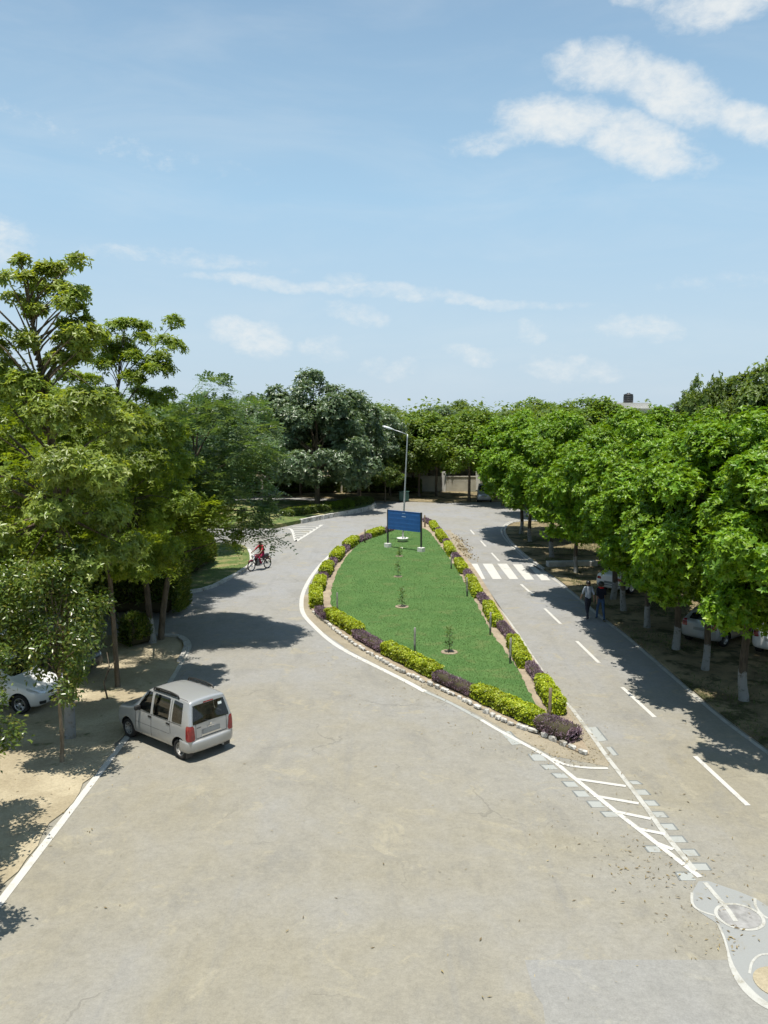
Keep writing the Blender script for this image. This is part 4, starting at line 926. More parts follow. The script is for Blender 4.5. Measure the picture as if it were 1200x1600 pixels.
def car_body(st, wells, wr, paint_, openings=None):
    rings = []
    for (x, zb, zs, zt, zc, wm, ws, wt, dxt) in st:
        zm = zb + .22 if zs - zb > .3 else (zb + zs) / 2
        half = [(0, zb), (wm - .14, zb), (wm - .03, zb + .05), (wm, zm), (wm * .6 + ws * .4, zm + (zs - zm) * .65), (ws, zs), ((ws + wt) / 2 + .012, (zs + zt) / 2), (wt + .016, zt - min(.045, (zt - zs) * .3)), (wt - .008, zt - .004), (wt - .075, zt + (zc - zt) * .45), (wt * .45, zc - .004), (0, zc)]
        ring_ = [(y, z) for y, z in half] + [(-y, z) for y, z in half[-2:0:-1]]
        rings.append([(x + dxt * max(0, min(1, (z - zs) / max(.01, zt - zs))), y, z) for y, z in ring_])
    n = len(rings[0]); V_ = [p for q in rings for p in q]; F_ = []
    for i in range(len(rings) - 1):
        for k in range(n):
            k2 = (k + 1) % n; F_.append((i * n + k, i * n + k2, (i + 1) * n + k2, (i + 1) * n + k))
    F_.append(tuple(range(n))[::-1]); F_.append(tuple((len(rings) - 1) * n + k for k in range(n)))
    me = mesh('body', V_, F_, True); me.materials.append(paint_); me.materials.append(M_WELL)
    bm = bmesh.new(); bm.from_mesh(me); bmesh.ops.recalc_face_normals(bm, faces=bm.faces); bm.to_mesh(me); bm.free()
    o = bpy.data.objects.new('tmp_body', me); COL.objects.link(o); md = o.modifiers.new('s', 'SUBSURF'); md.levels = 2; md.render_levels = 2
    dg = bpy.context.evaluated_depsgraph_get(); full = bpy.data.meshes.new_from_object(o.evaluated_get(dg)); bvh = BVHTree.FromPolygons([v.co.copy() for v in full.vertices], [tuple(p.vertices) for p in full.polygons])
    cuts = []
    for (wx, wy) in wells:
        mb = MB(); s_ = 1 if wy > 0 else -1; mb.lathe([(wr, -.27), (wr, .3)], Matrix.Translation((wx, wy, wr * .86)) @ Matrix.Rotation(-s_ * math.pi / 2, 4, 'X'), 28)
        cm = mesh('cut', mb.V, mb.F); cm.materials.append(paint_); cm.materials.append(M_WELL); cm.polygons.foreach_set('material_index', [1] * len(cm.polygons))
        b2 = bmesh.new(); b2.from_mesh(cm); bmesh.ops.recalc_face_normals(b2, faces=b2.faces); b2.to_mesh(cm); b2.free()
        c = bpy.data.objects.new('tmp_cut', cm); COL.objects.link(c); cuts.append(c); md = o.modifiers.new('b', 'BOOLEAN'); md.operation = 'DIFFERENCE'; md.solver = 'EXACT'; md.object = c
    dg = bpy.context.evaluated_depsgraph_get(); dg.update(); res = bpy.data.meshes.new_from_object(o.evaluated_get(dg))
    for c in cuts + [o]: bpy.data.objects.remove(c)
    if openings:                                            # hollow the cabin and cut the window openings through the shell
        res.materials.append(M_CABIN); o = bpy.data.objects.new('tmp_body', res); COL.objects.link(o); cuts = []
        inner = [(x, .42, zs - .02, zt - .055, zc - .055, wm - .075, ws - .075, wt - .06, d) for (x, zb, zs, zt, zc, wm, ws, wt, d) in st if -1.61 < x < .70]
        V_, F_ = [], []
        for (x, zb, zs, zt, zc, wm, ws, wt, d) in inner:
            half = [(0, zb), (wm, zb), (wm, .7), (ws, zs), ((ws + wt) / 2, (zs + zt) / 2), (wt, zt - .05), (wt - .06, zt), (0, zc)]; rg = half + [(-y, z) for y, z in half[-2:0:-1]]
            V_ += [(x + d * max(0, min(1, (z - zs) / (zt - zs))), y, z) for y, z in rg]
        n2 = 14
        for i in range(len(inner) - 1):
            for k in range(n2): k2 = (k + 1) % n2; F_.append((i * n2 + k, i * n2 + k2, (i + 1) * n2 + k2, (i + 1) * n2 + k))
        F_ += [tuple(range(n2))[::-1], tuple((len(inner) - 1) * n2 + k for k in range(n2))]; solids = [(V_, F_)]
        for view, q in openings:
            if view in ('left', 'right'): sg = 1 if view == 'left' else -1; a_ = [(x, sg * .35, z) for x, z in q]; b_ = [(x, sg * 1.1, z) for x, z in q]
            elif view == 'front': a_ = [(.05, y, z) for y, z in q]; b_ = [(1.3, y, z) for y, z in q]
            else: a_ = [(-1.35, y, z) for y, z in q]; b_ = [(-2.2, y, z) for y, z in q]
            solids.append((a_ + b_, [(0, 1, 2, 3), (4, 5, 6, 7)] + [(i, (i + 1) % 4, 4 + (i + 1) % 4, 4 + i) for i in range(4)]))
        for V_, F_ in solids:
            cm = mesh('cut', V_, F_)
            for m2 in (paint_, M_WELL, M_CABIN): cm.materials.append(m2)
            cm.polygons.foreach_set('material_index', [2] * len(cm.polygons)); b2 = bmesh.new(); b2.from_mesh(cm); bmesh.ops.recalc_face_normals(b2, faces=b2.faces); b2.to_mesh(cm); b2.free()
            c = bpy.data.objects.new('tmp_cut', cm); COL.objects.link(c); cuts.append(c); md = o.modifiers.new('b', 'BOOLEAN'); md.operation = 'DIFFERENCE'; md.solver = 'EXACT'; md.object = c
        dg = bpy.context.evaluated_depsgraph_get(); dg.update(); res2 = bpy.data.meshes.new_from_object(o.evaluated_get(dg))
        for c in cuts + [o]: bpy.data.objects.remove(c)
        if len(res2.polygons) > len(res.polygons) * .4: res = res2
    if len(res.polygons) < len(full.polygons) * .5: res = full
    try: res.set_sharp_from_angle(angle=math.radians(38))
    except Exception: pass
    return res, bvh


def patch(name, bvh, corners, view, mat_, parent, off=.005, n=8, m_=6, rnd=.22, flip=False):
    """curved panel lying on the body: corners a,b,c,d as (x,z) for 'left'/'right', (y,z) for 'front'/'rear', (x,y) for 'top'"""
    a, b, c, d = [Vector(q) for q in corners]; V_, F_ = [], []
    for j in range(m_ + 1):
        for i in range(n + 1):
            s_, t_ = i / n, j / m_
            if rnd and (i in (0, n)) and (j in (0, m_)):
                s_ = s_ + (rnd / n if i == 0 else -rnd / n); t_ = t_ + (rnd / m_ if j == 0 else -rnd / m_)
            p = a.lerp(b, s_).lerp(d.lerp(c, s_), t_)
            if view in ('left', 'right'): sg = 1 if view == 'left' else -1; org, dr = Vector((p[0], 3 * sg, p[1])), Vector((0, -sg, 0))
            elif view in ('front', 'rear'): sg = 1 if view == 'front' else -1; org, dr = Vector((5 * sg, p[0], p[1])), Vector((-sg, 0, 0))
            elif view.startswith('rear_'):
                sg = 1 if view == 'rear_left' else -1; dr = Vector((.77, -.64 * sg, 0)); tg = Vector((.64, .77 * sg, 0)); org = Vector((-1.64, .655 * sg, p[1])) + tg * p[0] - dr * 2
            else: org, dr = Vector((p[0], p[1], 5)), Vector((0, 0, -1))
            hit, nn, _, _ = bvh.ray_cast(org, dr)
            if hit is None: hit, nn = org + dr * 2.4, -dr
            if nn.dot(dr) > 0: nn = -nn
            V_.append(hit + nn * off)
    W1 = n + 1; N0 = len(V_)
    for j in range(m_):
        for i in range(n): F_.append((j * W1 + i, j * W1 + i + 1, (j + 1) * W1 + i + 1, (j + 1) * W1 + i))
    me = mesh(name, V_, F_, True); bm = bmesh.new(); bm.from_mesh(me); bmesh.ops.recalc_face_normals(bm, faces=bm.faces); bm.normal_update()
    f0 = bm.faces[:][0]; want = {'left': Vector((0, 1, 0)), 'right': Vector((0, -1, 0)), 'front': Vector((1, 0, 0)), 'rear': Vector((-1, 0, 0)), 'top': Vector((0, 0, 1)), 'rear_left': Vector((-1, 1, 0)), 'rear_right': Vector((-1, -1, 0))}[view]
    if sum((f.normal.dot(want) for f in bm.faces)) < 0: bmesh.ops.reverse_faces(bm, faces=bm.faces[:])
    bm.to_mesh(me); bm.free(); return link(name, me, mat_, parent)


def seam(name, bvh, pts, view, parent, w=.014, mat_=None):
    for p, q in zip(pts[:-1], pts[1:]):
        p, q = Vector(p), Vector(q); d = (q - p).normalized(); nn = Vector((-d.y, d.x)) * w / 2
        patch(name, bvh, [p - nn, q - nn, q + nn, p + nn], view, mat_ or M_SEAM, parent, .003, 8, 1, 0)


def wheel(parent, x, y, r_, w_, style):
    s_ = 1 if y > 0 else -1; R = Matrix.Translation((x, y, r_)) @ Matrix.Rotation(-s_ * math.pi / 2, 4, 'X')
    e = bpy.data.objects.new('wheel', None); COL.objects.link(e); e.parent = parent; e.empty_display_size = .1
    mb = MB(); mb.lathe([(r_ * .62, -w_ * .5), (r_ * .9, -w_ * .5), (r_ * .985, -w_ * .38), (r_, -w_ * .2), (r_, w_ * .2), (r_ * .985, w_ * .38), (r_ * .9, w_ * .5), (r_ * .66, w_ * .46), (r_ * .64, w_ * .2)], R, 28); mb.build('tyre', M_TYRE, e)
    mb = MB(); mb.lathe([(r_ * .66, w_ * .40), (r_ * .62, w_ * .44), (r_ * .58, w_ * .30), (r_ * .5, w_ * .22), (r_ * .3, w_ * .30), (r_ * .2, w_ * .36), (r_ * .16, w_ * .40), (.01, w_ * .41)], R, 24); mb.build('rim', M_STEEL if style == 'steel' else M_ALLOY, e)
    mb = MB()
    for k in range(8 if style == 'steel' else 5):
        t = 2 * math.pi * k / (8 if style == 'steel' else 5); c = R @ Vector((math.cos(t) * r_ * .44, math.sin(t) * r_ * .44, w_ * .285)); ax = (R.to_3x3() @ Vector((0, 0, 1)))
        M_ = Matrix.Translation(c) @ R.to_3x3().to_4x4(); mb.lathe([(r_ * (.07 if style == 'steel' else .13), -.02), (r_ * (.07 if style == 'steel' else .13), .022)], M_, 8)
    mb.build('rim_slots', M_WELL, e)


def car(name, loc, heading, st, wh, wr, tw, paint_, label, cat, kind, wstyle='steel', group=None, openings=None):
    xf, xr, yw = wh; root = empty(name, loc, heading, label, cat, group)
    me, bvh = car_body(st, [(xf, yw), (xf, -yw), (xr, yw), (xr, -yw)], wr + .055, paint_, openings); link('body', me, None, root)
    for x in (xf, xr):
        for y in (yw - .02, -yw + .02): wheel(root, x, y, wr, tw, wstyle)
    return root, bvh


def mirror_part(root, x, y, z, paint_):
    for s_ in (1, -1):
        mb = MB(); mb.box((x, s_ * (y + .10), z), (.10, .17, .12), bev=.03); mb.tube([(x, s_ * (y - .02), z - .04), (x, s_ * (y + .06), z - .02)], .02, 6); mb.build('wing_mirror', paint_, root)


# tall silver hatchback, seen from behind
ST_TALL = [(1.745, .34, .60, .64, .66, .52, .50, .44, 0), (1.70, .26, .70, .77, .79, .66, .63, .56, 0), (1.52, .22, .80, .885, .915, .722, .69, .62, 0), (1.15, .21, .86, .955, .99, .736, .705, .64, 0), (.86, .21, .90, 1.0, 1.04, .738, .71, .645, 0), (.66, .21, .92, 1.17, 1.215, .738, .71, .62, 0),
           (.42, .21, .93, 1.40, 1.45, .738, .71, .585, 0), (.24, .21, .94, 1.535, 1.578, .738, .71, .57, 0), (.10, .21, .94, 1.565, 1.605, .738, .71, .57, 0), (-.4, .21, .94, 1.58, 1.62, .738, .712, .57, 0), (-1.0, .21, .94, 1.575, 1.615, .738, .712, .568, 0), (-1.42, .22, .94, 1.555, 1.595, .735, .71, .56, .02),
           (-1.60, .26, .94, 1.54, 1.58, .732, .708, .56, .085), (-1.675, .30, .94, 1.525, 1.56, .722, .70, .55, .13), (-1.705, .32, .94, 1.50, 1.53, .70, .675, .525, .145), (-1.715, .34, .93, 1.46, 1.49, .655, .635, .49, .145)]
WIN = dict(front_side_window=[(.64, .975), (.02, .945), (.02, 1.515), (.27, 1.515)], rear_side_window=[(-.08, .945), (-.79, .945), (-.79, 1.515), (-.08, 1.52)], quarter_window=[(-.93, .95), (-1.36, .96), (-1.31, 1.49), (-.93, 1.51)])
M_CABIN = plain('cabin_lining', (0.10, 0.095, 0.085), .9); M_SEATC = plain('seat_cloth', (0.22, 0.205, 0.18), .95, 0, .2, 0, .2, 8.0)
M_PANE, t_, out_ = material('clear_glass'); tr_ = t_.n('ShaderNodeBsdfTransparent', None, Color=(0.50, 0.56, 0.55)); gl_ = t_.n('ShaderNodeBsdfGlossy', None, Roughness=0.03); lw_ = t_.n('ShaderNodeFresnel', None, IOR=1.5)
mx_ = t_.n('ShaderNodeMixShader', None, _0=t_.m('ADD', lw_.outputs[0], 0.03)); t_.put(mx_.inputs[1], tr_); t_.put(mx_.inputs[2], gl_); t_.put(out_.inputs[0], mx_)


def shrink(q, k=.03):
    cx_, cz_ = sum(p_[0] for p_ in q) / 4, sum(p_[1] for p_ in q) / 4; return [(x_ + (cx_ - x_) * k, z_ + (cz_ - z_) * k) for x_, z_ in q]


OPEN = [(sd_, shrink(q)) for sd_ in ('left', 'right') for q in WIN.values()] + [('front', shrink([(-.56, 1.06), (.56, 1.06), (.50, 1.49), (-.50, 1.49)])), ('rear', shrink([(-.61, .975), (.61, .975), (.505, 1.455), (-.505, 1.455)]))]
sil, bv = car('silver_car', (-5.86, 22.82, .012), math.radians(139.7), ST_TALL, (1.10, -1.26, .65), .275, .165, P_SILVER, 'tall silver hatchback stopped at the left white line, seen from behind', 'car', 'tall', openings=OPEN)
for side in ('left', 'right'):
    for nm, q in WIN.items(): patch(nm, bv, q, side, M_PANE, sil, .006)
    seam('belt_moulding', bv, [(.66, .935), (-1.36, .925)], side, sil, .018, M_DUSTY); seam('body_crease', bv, [(.68, .60), (-.86, .60)], side, sil, .01, M_DUSTY)
    seam('panel_gap', bv, [(.70, .28), (.70, .92)], side, sil); seam('panel_gap', bv, [(-.03, .26), (-.03, .92)], side, sil); seam('panel_gap', bv, [(-.90, .62), (-.86, .93), (-.86, 1.5)], side, sil); seam('panel_gap', bv, [(.70, .26), (-.78, .26)], side, sil, .012)
    for x in (.12, -.70):
        patch('door_handle', bv, [(x, .835), (x - .17, .835), (x - .17, .885), (x, .885)], side, M_TRIM, sil, .012, 4, 2)
    patch('indicator', bv, [(.90, .72), (.84, .72), (.84, .75), (.90, .75)], side, M_CLEAR, sil, .006, 2, 1, 0)
    s_ = 1 if side == 'left' else -1
    mb = MB(); mb.tube([(.02, s_ * .565, 1.58), (-.02, s_ * .57, 1.645), (-.3, s_ * .575, 1.672), (-.75, s_ * .575, 1.672), (-1.05, s_ * .57, 1.645), (-1.10, s_ * .565, 1.58)], .022, 8); mb.box((-.54, s_ * .565, 1.612), (.95, .03, .035)); mb.build('roof_rail', M_TRIM, sil)
    patch('tail_lamp', bv, [(-.135, .57), (.105, .57), (.095, .97), (-.10, .97)], 'rear_' + side, M_RED, sil, .012, 8, 7, .5)
    patch('headlamp', bv, [(s_ * .30, .63), (s_ * .60, .63), (s_ * .60, .77), (s_ * .34, .76)], 'front', M_CLEAR, sil, .008)
    mb = MB(); mb.box((-1.55, s_ * .62, .2), (.02, .2, .22)); mb.build('mud_flap', M_TRIM, sil)
mirror_part(sil, .50, .69, 1.02, M_TRIM)
patch('windscreen', bv, [(-.56, 1.06), (.56, 1.06), (.50, 1.49), (-.50, 1.49)], 'front', M_PANE, sil, .006, 10, 6)
rw = patch('rear_window', bv, [(-.61, .975), (.61, .975), (.505, 1.455), (-.505, 1.455)], 'rear', M_PANE, sil, .009, 10, 6)
patch('sticker', bv, [(-.42, 1.30), (-.30, 1.30), (-.30, 1.37), (-.42, 1.37)], 'rear', M_STICK, sil, .013, 2, 2, 0)
patch('brake_lamp', bv, [(-.17, 1.462), (.17, 1.462), (.16, 1.49), (-.16, 1.49)], 'rear', M_RED, sil, .012, 6, 1, 0)
patch('number_plate', bv, [(-.29, .665), (.29, .665), (.29, .79), (-.29, .79)], 'rear', M_PLATE, sil, .016, 6, 2, 0)
patch('plate_garnish', bv, [(-.31, .63), (.31, .63), (.31, .66), (-.31, .66)], 'rear', M_CHROME, sil, .016, 6, 1, 0)
patch('emblem', bv, [(-.035, .86), (.035, .86), (.025, .915), (-.025, .915)], 'rear', M_CHROME, sil, .014, 2, 2, 0)
patch('badge', bv, [(.33, .865), (.47, .865), (.47, .888), (.33, .888)], 'rear', M_DUSTY, sil, .01, 3, 1, 0)
patch('badge', bv, [(-.11, .815), (.10, .815), (.10, .835), (-.11, .835)], 'rear', M_CHROME, sil, .010, 3, 1, 0)
seam('panel_gap', bv, [(-.50, .60), (-.50, 1.45)], 'rear', sil); seam('panel_gap', bv, [(.50, .60), (.50, 1.45)], 'rear', sil); seam('panel_gap', bv, [(-.5, .595), (.5, .595)], 'rear', sil, .018)
for s_ in (-1, 1): seam('roof_gutter', bv, [(.05, s_ * .535), (-1.42, s_ * .525)], 'top', sil, .02, M_DUSTY)
mb = MB(); prof_ = [(-.02, .25), (.03, .26), (.05, .33), (.055, .49), (.045, .535), (.0, .555), (-.05, .56)]; path_ = [(-1.28, .715), (-1.50, .728), (-1.62, .70), (-1.685, .60), (-1.715, .3), (-1.72, 0)]; path_ = path_ + [(x, -y) for x, y in path_[-2::-1]]
Vb, Fb = [], []
for i, (x, y) in enumerate(path_):
    a_, b_ = Vector(path_[max(0, i - 1)]), Vector(path_[min(len(path_) - 1, i + 1)]); t_ = (b_ - a_).normalized(); nn = Vector((t_.y, -t_.x)); nn = nn if nn.dot(Vector((x + .8, y))) > 0 else -nn; kk = .12 if i in (0, len(path_) - 1) else (.4 if i in (1, len(path_) - 2) else 1.0)
    for (o_, z_) in prof_: Vb.append((x + nn.x * o_ * kk, y + nn.y * o_ * kk, z_))
for i in range(len(path_) - 1):
    for k in range(len(prof_) - 1): a_ = i * len(prof_) + k; Fb.append((a_, a_ + 1, a_ + len(prof_) + 1, a_ + len(prof_)))
mb.add(Vb, Fb, True); mb.build('rear_bumper', P_SILVER, sil)
for sx_, sy_ in ((.12, .33), (.12, -.33), (-.78, .33), (-.78, -.33)):
    mb = MB(); mb.box((sx_, sy_, .62), (.46, .46, .20), bev=.05); mb.box((sx_ - .24, sy_, .92), (.14, .44, .56), bev=.05); mb.box((sx_ - .27, sy_, 1.27), (.09, .24, .16), bev=.03); mb.build('seat', M_SEATC, sil)
mb = MB(); mb.box((.52, 0, .84), (.26, 1.2, .22), bev=.05); mb.build('dashboard', M_TRIM, sil)
mb = MB(); mb.tube([(.30 + .05 * math.sin(t), -.33 + .18 * math.cos(t), .95 + .17 * math.sin(t)) for t in np.linspace(0, 6.283, 19)], .013, 6, False); mb.tube([(.30, -.33, .95), (.50, -.33, .88)], .02, 6); mb.build('steering_wheel', M_TRIM, sil)
mb = MB(); mb.box((-1.42, 0, .93), (.34, 1.1, .03)); mb.build('parcel_shelf', M_TRIM, sil)
mb = MB(); mb.tube([(-1.68, .05, .99), (-1.66, .22, 1.03), (-1.615, .42, 1.10)], [.012, .009, .006], 5); mb.build('rear_wiper', M_TRIM, sil)
mb = MB(); mb.tube([(.15, -.30, 1.60), (-.25, -.30, 1.95)], [.006, .003], 5); mb.build('antenna', M_TRIM, sil)
mb = MB(); mb.tube([(-1.4, -.35, .24), (-1.74, -.35, .23)], .025, 8); mb.build('exhaust_pipe', M_STEEL, sil)

# rounded hatchbacks and saloons for the parked cars
ST_HATCH = [(1.90, .36, .52, .56, .58, .45, .42, .36, 0), (1.86, .26, .60, .66, .69, .66, .62, .54, 0), (1.70, .20, .68, .76, .79, .78, .74, .64, 0), (1.35, .19, .78, .87, .91, .84, .80, .70, 0), (.95, .19, .85, .95, 1.0, .845, .81, .70, 0), (.70, .19, .88, 1.05, 1.10, .845, .81, .66, 0), (.35, .19, .90, 1.27, 1.32, .845, .80, .60, 0),
            (.05, .19, .91, 1.41, 1.455, .845, .80, .57, 0), (-.4, .19, .92, 1.45, 1.49, .845, .80, .565, 0), (-.9, .19, .93, 1.42, 1.465, .845, .80, .56, 0), (-1.35, .20, .94, 1.35, 1.40, .835, .79, .55, .02), (-1.62, .24, .95, 1.27, 1.32, .82, .77, .54, .14), (-1.80, .28, .94, 1.20, 1.24, .79, .74, .50, .24), (-1.88, .32, .92, 1.12, 1.15, .73, .68, .46, .26)]
ST_SEDAN = [(2.12, .36, .52, .56, .58, .45, .42, .36, 0), (2.08, .26, .60, .66, .69, .66, .62, .54, 0), (1.92, .20, .68, .75, .78, .79, .75, .66, 0), (1.5, .19, .77, .86, .89, .845, .81, .72, 0), (1.0, .19, .84, .93, .97, .85, .82, .72, 0), (.75, .19, .87, 1.03, 1.08, .85, .82, .68, 0), (.40, .19, .89, 1.26, 1.31, .85, .81, .61, 0), (.10, .19, .90, 1.40, 1.44, .85, .81, .58, 0),
            (-.3, .19, .91, 1.44, 1.48, .85, .81, .575, 0), (-.8, .19, .92, 1.42, 1.46, .85, .81, .57, 0), (-1.15, .19, .93, 1.28, 1.33, .85, .81, .60, 0), (-1.45, .20, .93, 1.08, 1.12, .845, .80, .67, 0), (-1.65, .21, .93, 1.01, 1.035, .84, .79, .69, 0), (-1.95, .25, .90, .98, 1.005, .81, .76, .66, 0), (-2.10, .30, .86, .94, .965, .74, .69, .60, 0), (-2.14, .36, .78, .86, .88, .66, .60, .52, 0)]


def dress(root, b, kind, xr_):
    for side in ('left', 'right'):
        patch('front_side_window', b, [(.50, .95), (-.06, .955), (-.06, 1.36), (.13, 1.355)], side, M_GLASS, root, .006)
        patch('rear_side_window', b, [(-.15, .955), (-.82, .99), (-.80, 1.34), (-.15, 1.365)], side, M_GLASS, root, .006)
        seam('panel_gap', b, [(.72, .30), (.74, .86)], side, root); seam('panel_gap', b, [(-.10, .26), (-.10, .92)], side, root); seam('panel_gap', b, [(-.92, .55), (-.94, .94)], side, root)
        for x in (.10, -.68): patch('door_handle', b, [(x, .82), (x - .16, .82), (x - .16, .85), (x, .85)], side, P_WHITE, root, .016, 4, 2)
        s_ = 1 if side == 'left' else -1
    mirror_part(root, .52, .78, .98, P_WHITE)
    patch('windscreen', b, [(-.56, 1.05), (.56, 1.05), (.50, 1.36), (-.50, 1.36)], 'front', M_GLASS, root, .006, 10, 6)
    if kind == 'hatch':
        for s_ in (1, -1):
            patch('headlamp', b, [(s_ * .40, .60), (s_ * .70, .66), (s_ * .74, .79), (s_ * .50, .70)], 'front', M_CLEAR, root, .008)
            patch('headlamp', b, [(1.72, .64), (1.46, .74), (1.42, .80), (1.66, .74)], 'left' if s_ > 0 else 'right', M_CLEAR, root, .008)
            patch('fog_lamp_recess', b, [(s_ * .44, .30), (s_ * .66, .32), (s_ * .68, .42), (s_ * .46, .40)], 'front', M_TRIM, root, .008)
            patch('tail_lamp', b, [(s_ * .50, .72), (s_ * .72, .72), (s_ * .70, .98), (s_ * .54, .98)], 'rear', M_RED, root, .010, 4, 5)
        patch('grille', b, [(-.34, .34), (.34, .34), (.30, .46), (-.30, .46)], 'front', M_TRIM, root, .008); patch('upper_grille', b, [(-.36, .57), (.36, .57), (.34, .63), (-.34, .63)], 'front', M_TRIM, root, .008); patch('emblem', b, [(-.05, .57), (.05, .57), (.05, .64), (-.05, .64)], 'front', M_CHROME, root, .014, 2, 2, 0)
        patch('rear_window', b, [(-.50, .99), (.50, .99), (.42, 1.22), (-.42, 1.22)], 'rear', M_GLASS, root, .008, 8, 5); patch('number_plate', b, [(-.26, .60), (.26, .60), (.26, .71), (-.26, .71)], 'rear', M_PLATE, root, .012, 4, 2, 0)
    else:
        for s_ in (1, -1):
            patch('tail_lamp', b, [(s_ * .42, .70), (s_ * .68, .70), (s_ * .66, .84), (s_ * .46, .84)], 'rear', M_RED, root, .010, 4, 4); patch('tail_lamp', b, [(-2.0, .70), (-1.78, .76), (-1.80, .88), (-2.0, .84)], 'left' if s_ > 0 else 'right', M_RED, root, .010, 4, 3)
            patch('headlamp', b, [(s_ * .38, .58), (s_ * .70, .62), (s_ * .72, .73), (s_ * .45, .68)], 'front', M_CLEAR, root, .008)
        patch('rear_window', b, [(-.50, 1.09), (.50, 1.09), (.44, 1.36), (-.44, 1.36)], 'rear', M_GLASS, root, .008, 8, 5); patch('number_plate', b, [(-.27, .52), (.27, .52), (.27, .64), (-.27, .64)], 'rear', M_PLATE, root, .012, 4, 2, 0)
        patch('bumper_strip', b, [(-.66, .44), (.66, .44), (.66, .475), (-.66, .475)], 'rear', M_TRIM, root, .012, 10, 1, 0)


def recolor(root, paint_):
    for ch in root.children:
        if ch.name.startswith('body'):
            ch.material_slots[0].link = 'OBJECT'; ch.material_slots[0].material = paint_


hd = math.radians(-14); p = at(33, 1117); off = Matrix.Rotation(hd, 2) @ Vector((1.20, -.74))
hat, bh = car('white_hatchback', (p.x - off.x, p.y - off.y, .035), hd, ST_HATCH, (1.20, -1.25, .73), .30, .19, P_WHITE, 'white hatchback parked facing right under the trees at the left edge', 'car', 'hatch', 'alloy'); dress(hat, bh, 'hatch', 0)
for k, (dx, dy, pt_, lab) in enumerate([(.1, 3.1, P_DARK, 'dark car parked behind the white hatchback, glimpsed through leaves'), (-1.9, 6.2, P_PEARL, 'pale car parked farthest back on the left strip, glimpsed through leaves')]):
    c = copy_tree(hat, None, (hat.location.x + dx, hat.location.y + dy, .035), hd + .05); c['label'] = lab; c.name = 'parked_car'; recolor(c, pt_)
hr = math.radians(44); p = at(985, 929); off = Matrix.Rotation(hr, 2) @ Vector((-1.28, -.74))
sed, bs = car('white_sedan', (p.x - off.x, p.y - off.y, .055), hr, ST_SEDAN, (1.27, -1.28, .74), .31, .2, P_WHITE, 'white sedan parked askew behind the roadside trees, nearest the two walkers', 'car', 'sedan', 'alloy'); dress(sed, bs, 'sedan', 0)
c = copy_tree(sed, None, (sed.location.x + 1.7, sed.location.y + 4.0, .055), hr + .03); c['label'] = 'white sedan mostly hidden behind the nearer white sedan on the right'; recolor(c, P_PEARL)
p = at(1130, 1013); off = Matrix.Rotation(hr, 2) @ Vector((-1.25, -.73))
c = copy_tree(hat, None, (p.x - off.x + .1, p.y - off.y, .055), hr - .05); c.name = 'parked_car'; c['label'] = 'silver hatchback painted grey for the deep shade behind the nearest roadside trees'; recolor(c, P_GREY)  # silver car; the shade under the trees goes into a darker paint
c = copy_tree(hat, None, (p.x - off.x + 2.15, p.y - off.y - 1.75, .055), hr - .05); c.name = 'parked_car'; c['label'] = 'white hatchback cut off by the right edge, red tail lamp showing'; recolor(c, P_WHITE)
# grey van at the far junction, facing the viewer
p = at(757, 786); van, bvn = car('grey_van', (p.x + .2, p.y + 1.9, .01), math.radians(-97), [(x, zb, zs, zt * 1.12, zc * 1.12, wm * 1.05, ws * 1.05, wt * 1.08, d) for (x, zb, zs, zt, zc, wm, ws, wt, d) in ST_TALL], (1.10, -1.26, .68), .29, .17, P_GREY, 'grey van facing the viewer at the far edge of the junction', 'car', 'van')
patch('windscreen', bvn, [(-.56, 1.16), (.56, 1.16), (.52, 1.66), (-.52, 1.66)], 'front', M_GLASS, van, .006, 10, 6)
for s_ in (1, -1):
    patch('headlamp', bvn, [(s_ * .34, .66), (s_ * .62, .66), (s_ * .62, .82), (s_ * .38, .80)], 'front', M_CLEAR, van, .008)
    patch('side_window', bvn, [(.54, 1.02), (-1.2, 1.02), (-1.2, 1.64), (.24, 1.66)], 'left' if s_ > 0 else 'right', M_GLASS, van, .006)
patch('grille', bvn, [(-.28, .66), (.28, .66), (.26, .76), (-.26, .76)], 'front', M_TRIM, van, .008); mirror_part(van, .50, .72, 1.12, M_TRIM)

# ------------------------------------------------------------------ lamp, name board, wall, sheds
M_POLE = plain('galvanised_steel', (0.42, 0.44, 0.45), .45, .5, .5, 0, .12, 3.0); M_LAMPH = plain('lamp_housing', (0.62, 0.64, 0.65), .35, .2); M_BLUE = plain('sign_blue', (0.016, 0.095, 0.30), .38, 0, .5, 0, .12, 2.5); M_POST = plain('sign_post', (0.045, 0.052, 0.05), .5, .3); M_WBLOCK = plain('white_masonry', (0.62, 0.62, 0.58), .85, 0, .3, 0, .15, 3.0, .01)
M_PALE = plain('pale_lettering', (0.30, 0.42, 0.62), .6)
p = at(629, 846, .085); lamp = empty('street_lamp', p, 0, 'tall slim steel street lamp on the lawn behind the blue board', 'street lamp')
H_ = 7.55; mb = MB(); mb.tube([(0, 0, -.1), (.06, 0, 1.5), (.19, 0, 4.5), (.32, 0, H_ - .25), (.33, 0, H_)], [.075, .07, .055, .045, .04], 10); mb.build('pole', M_POLE, lamp)
mb = MB(); mb.tube([(.33, 0, H_ - .02), (-.05, -.02, H_ + .13), (-.75, -.05, H_ + .36)], [.036, .032, .028], 8); mb.build('arm', M_POLE, lamp)
hv = []; hf = []; L0 = [(-.65, .035, .04), (-.78, .10, .075), (-1.0, .135, .10), (-1.25, .125, .095), (-1.42, .05, .05)]
for (x, wy, hz) in L0:
    zc_ = H_ + .36 + (-.75 - x) * .30
    for t in np.linspace(0, 2 * math.pi, 13)[:-1]: hv.append((x, -.05 + wy * math.cos(t), zc_ + hz * math.sin(t) * (1 if math.sin(t) > 0 else .6)))
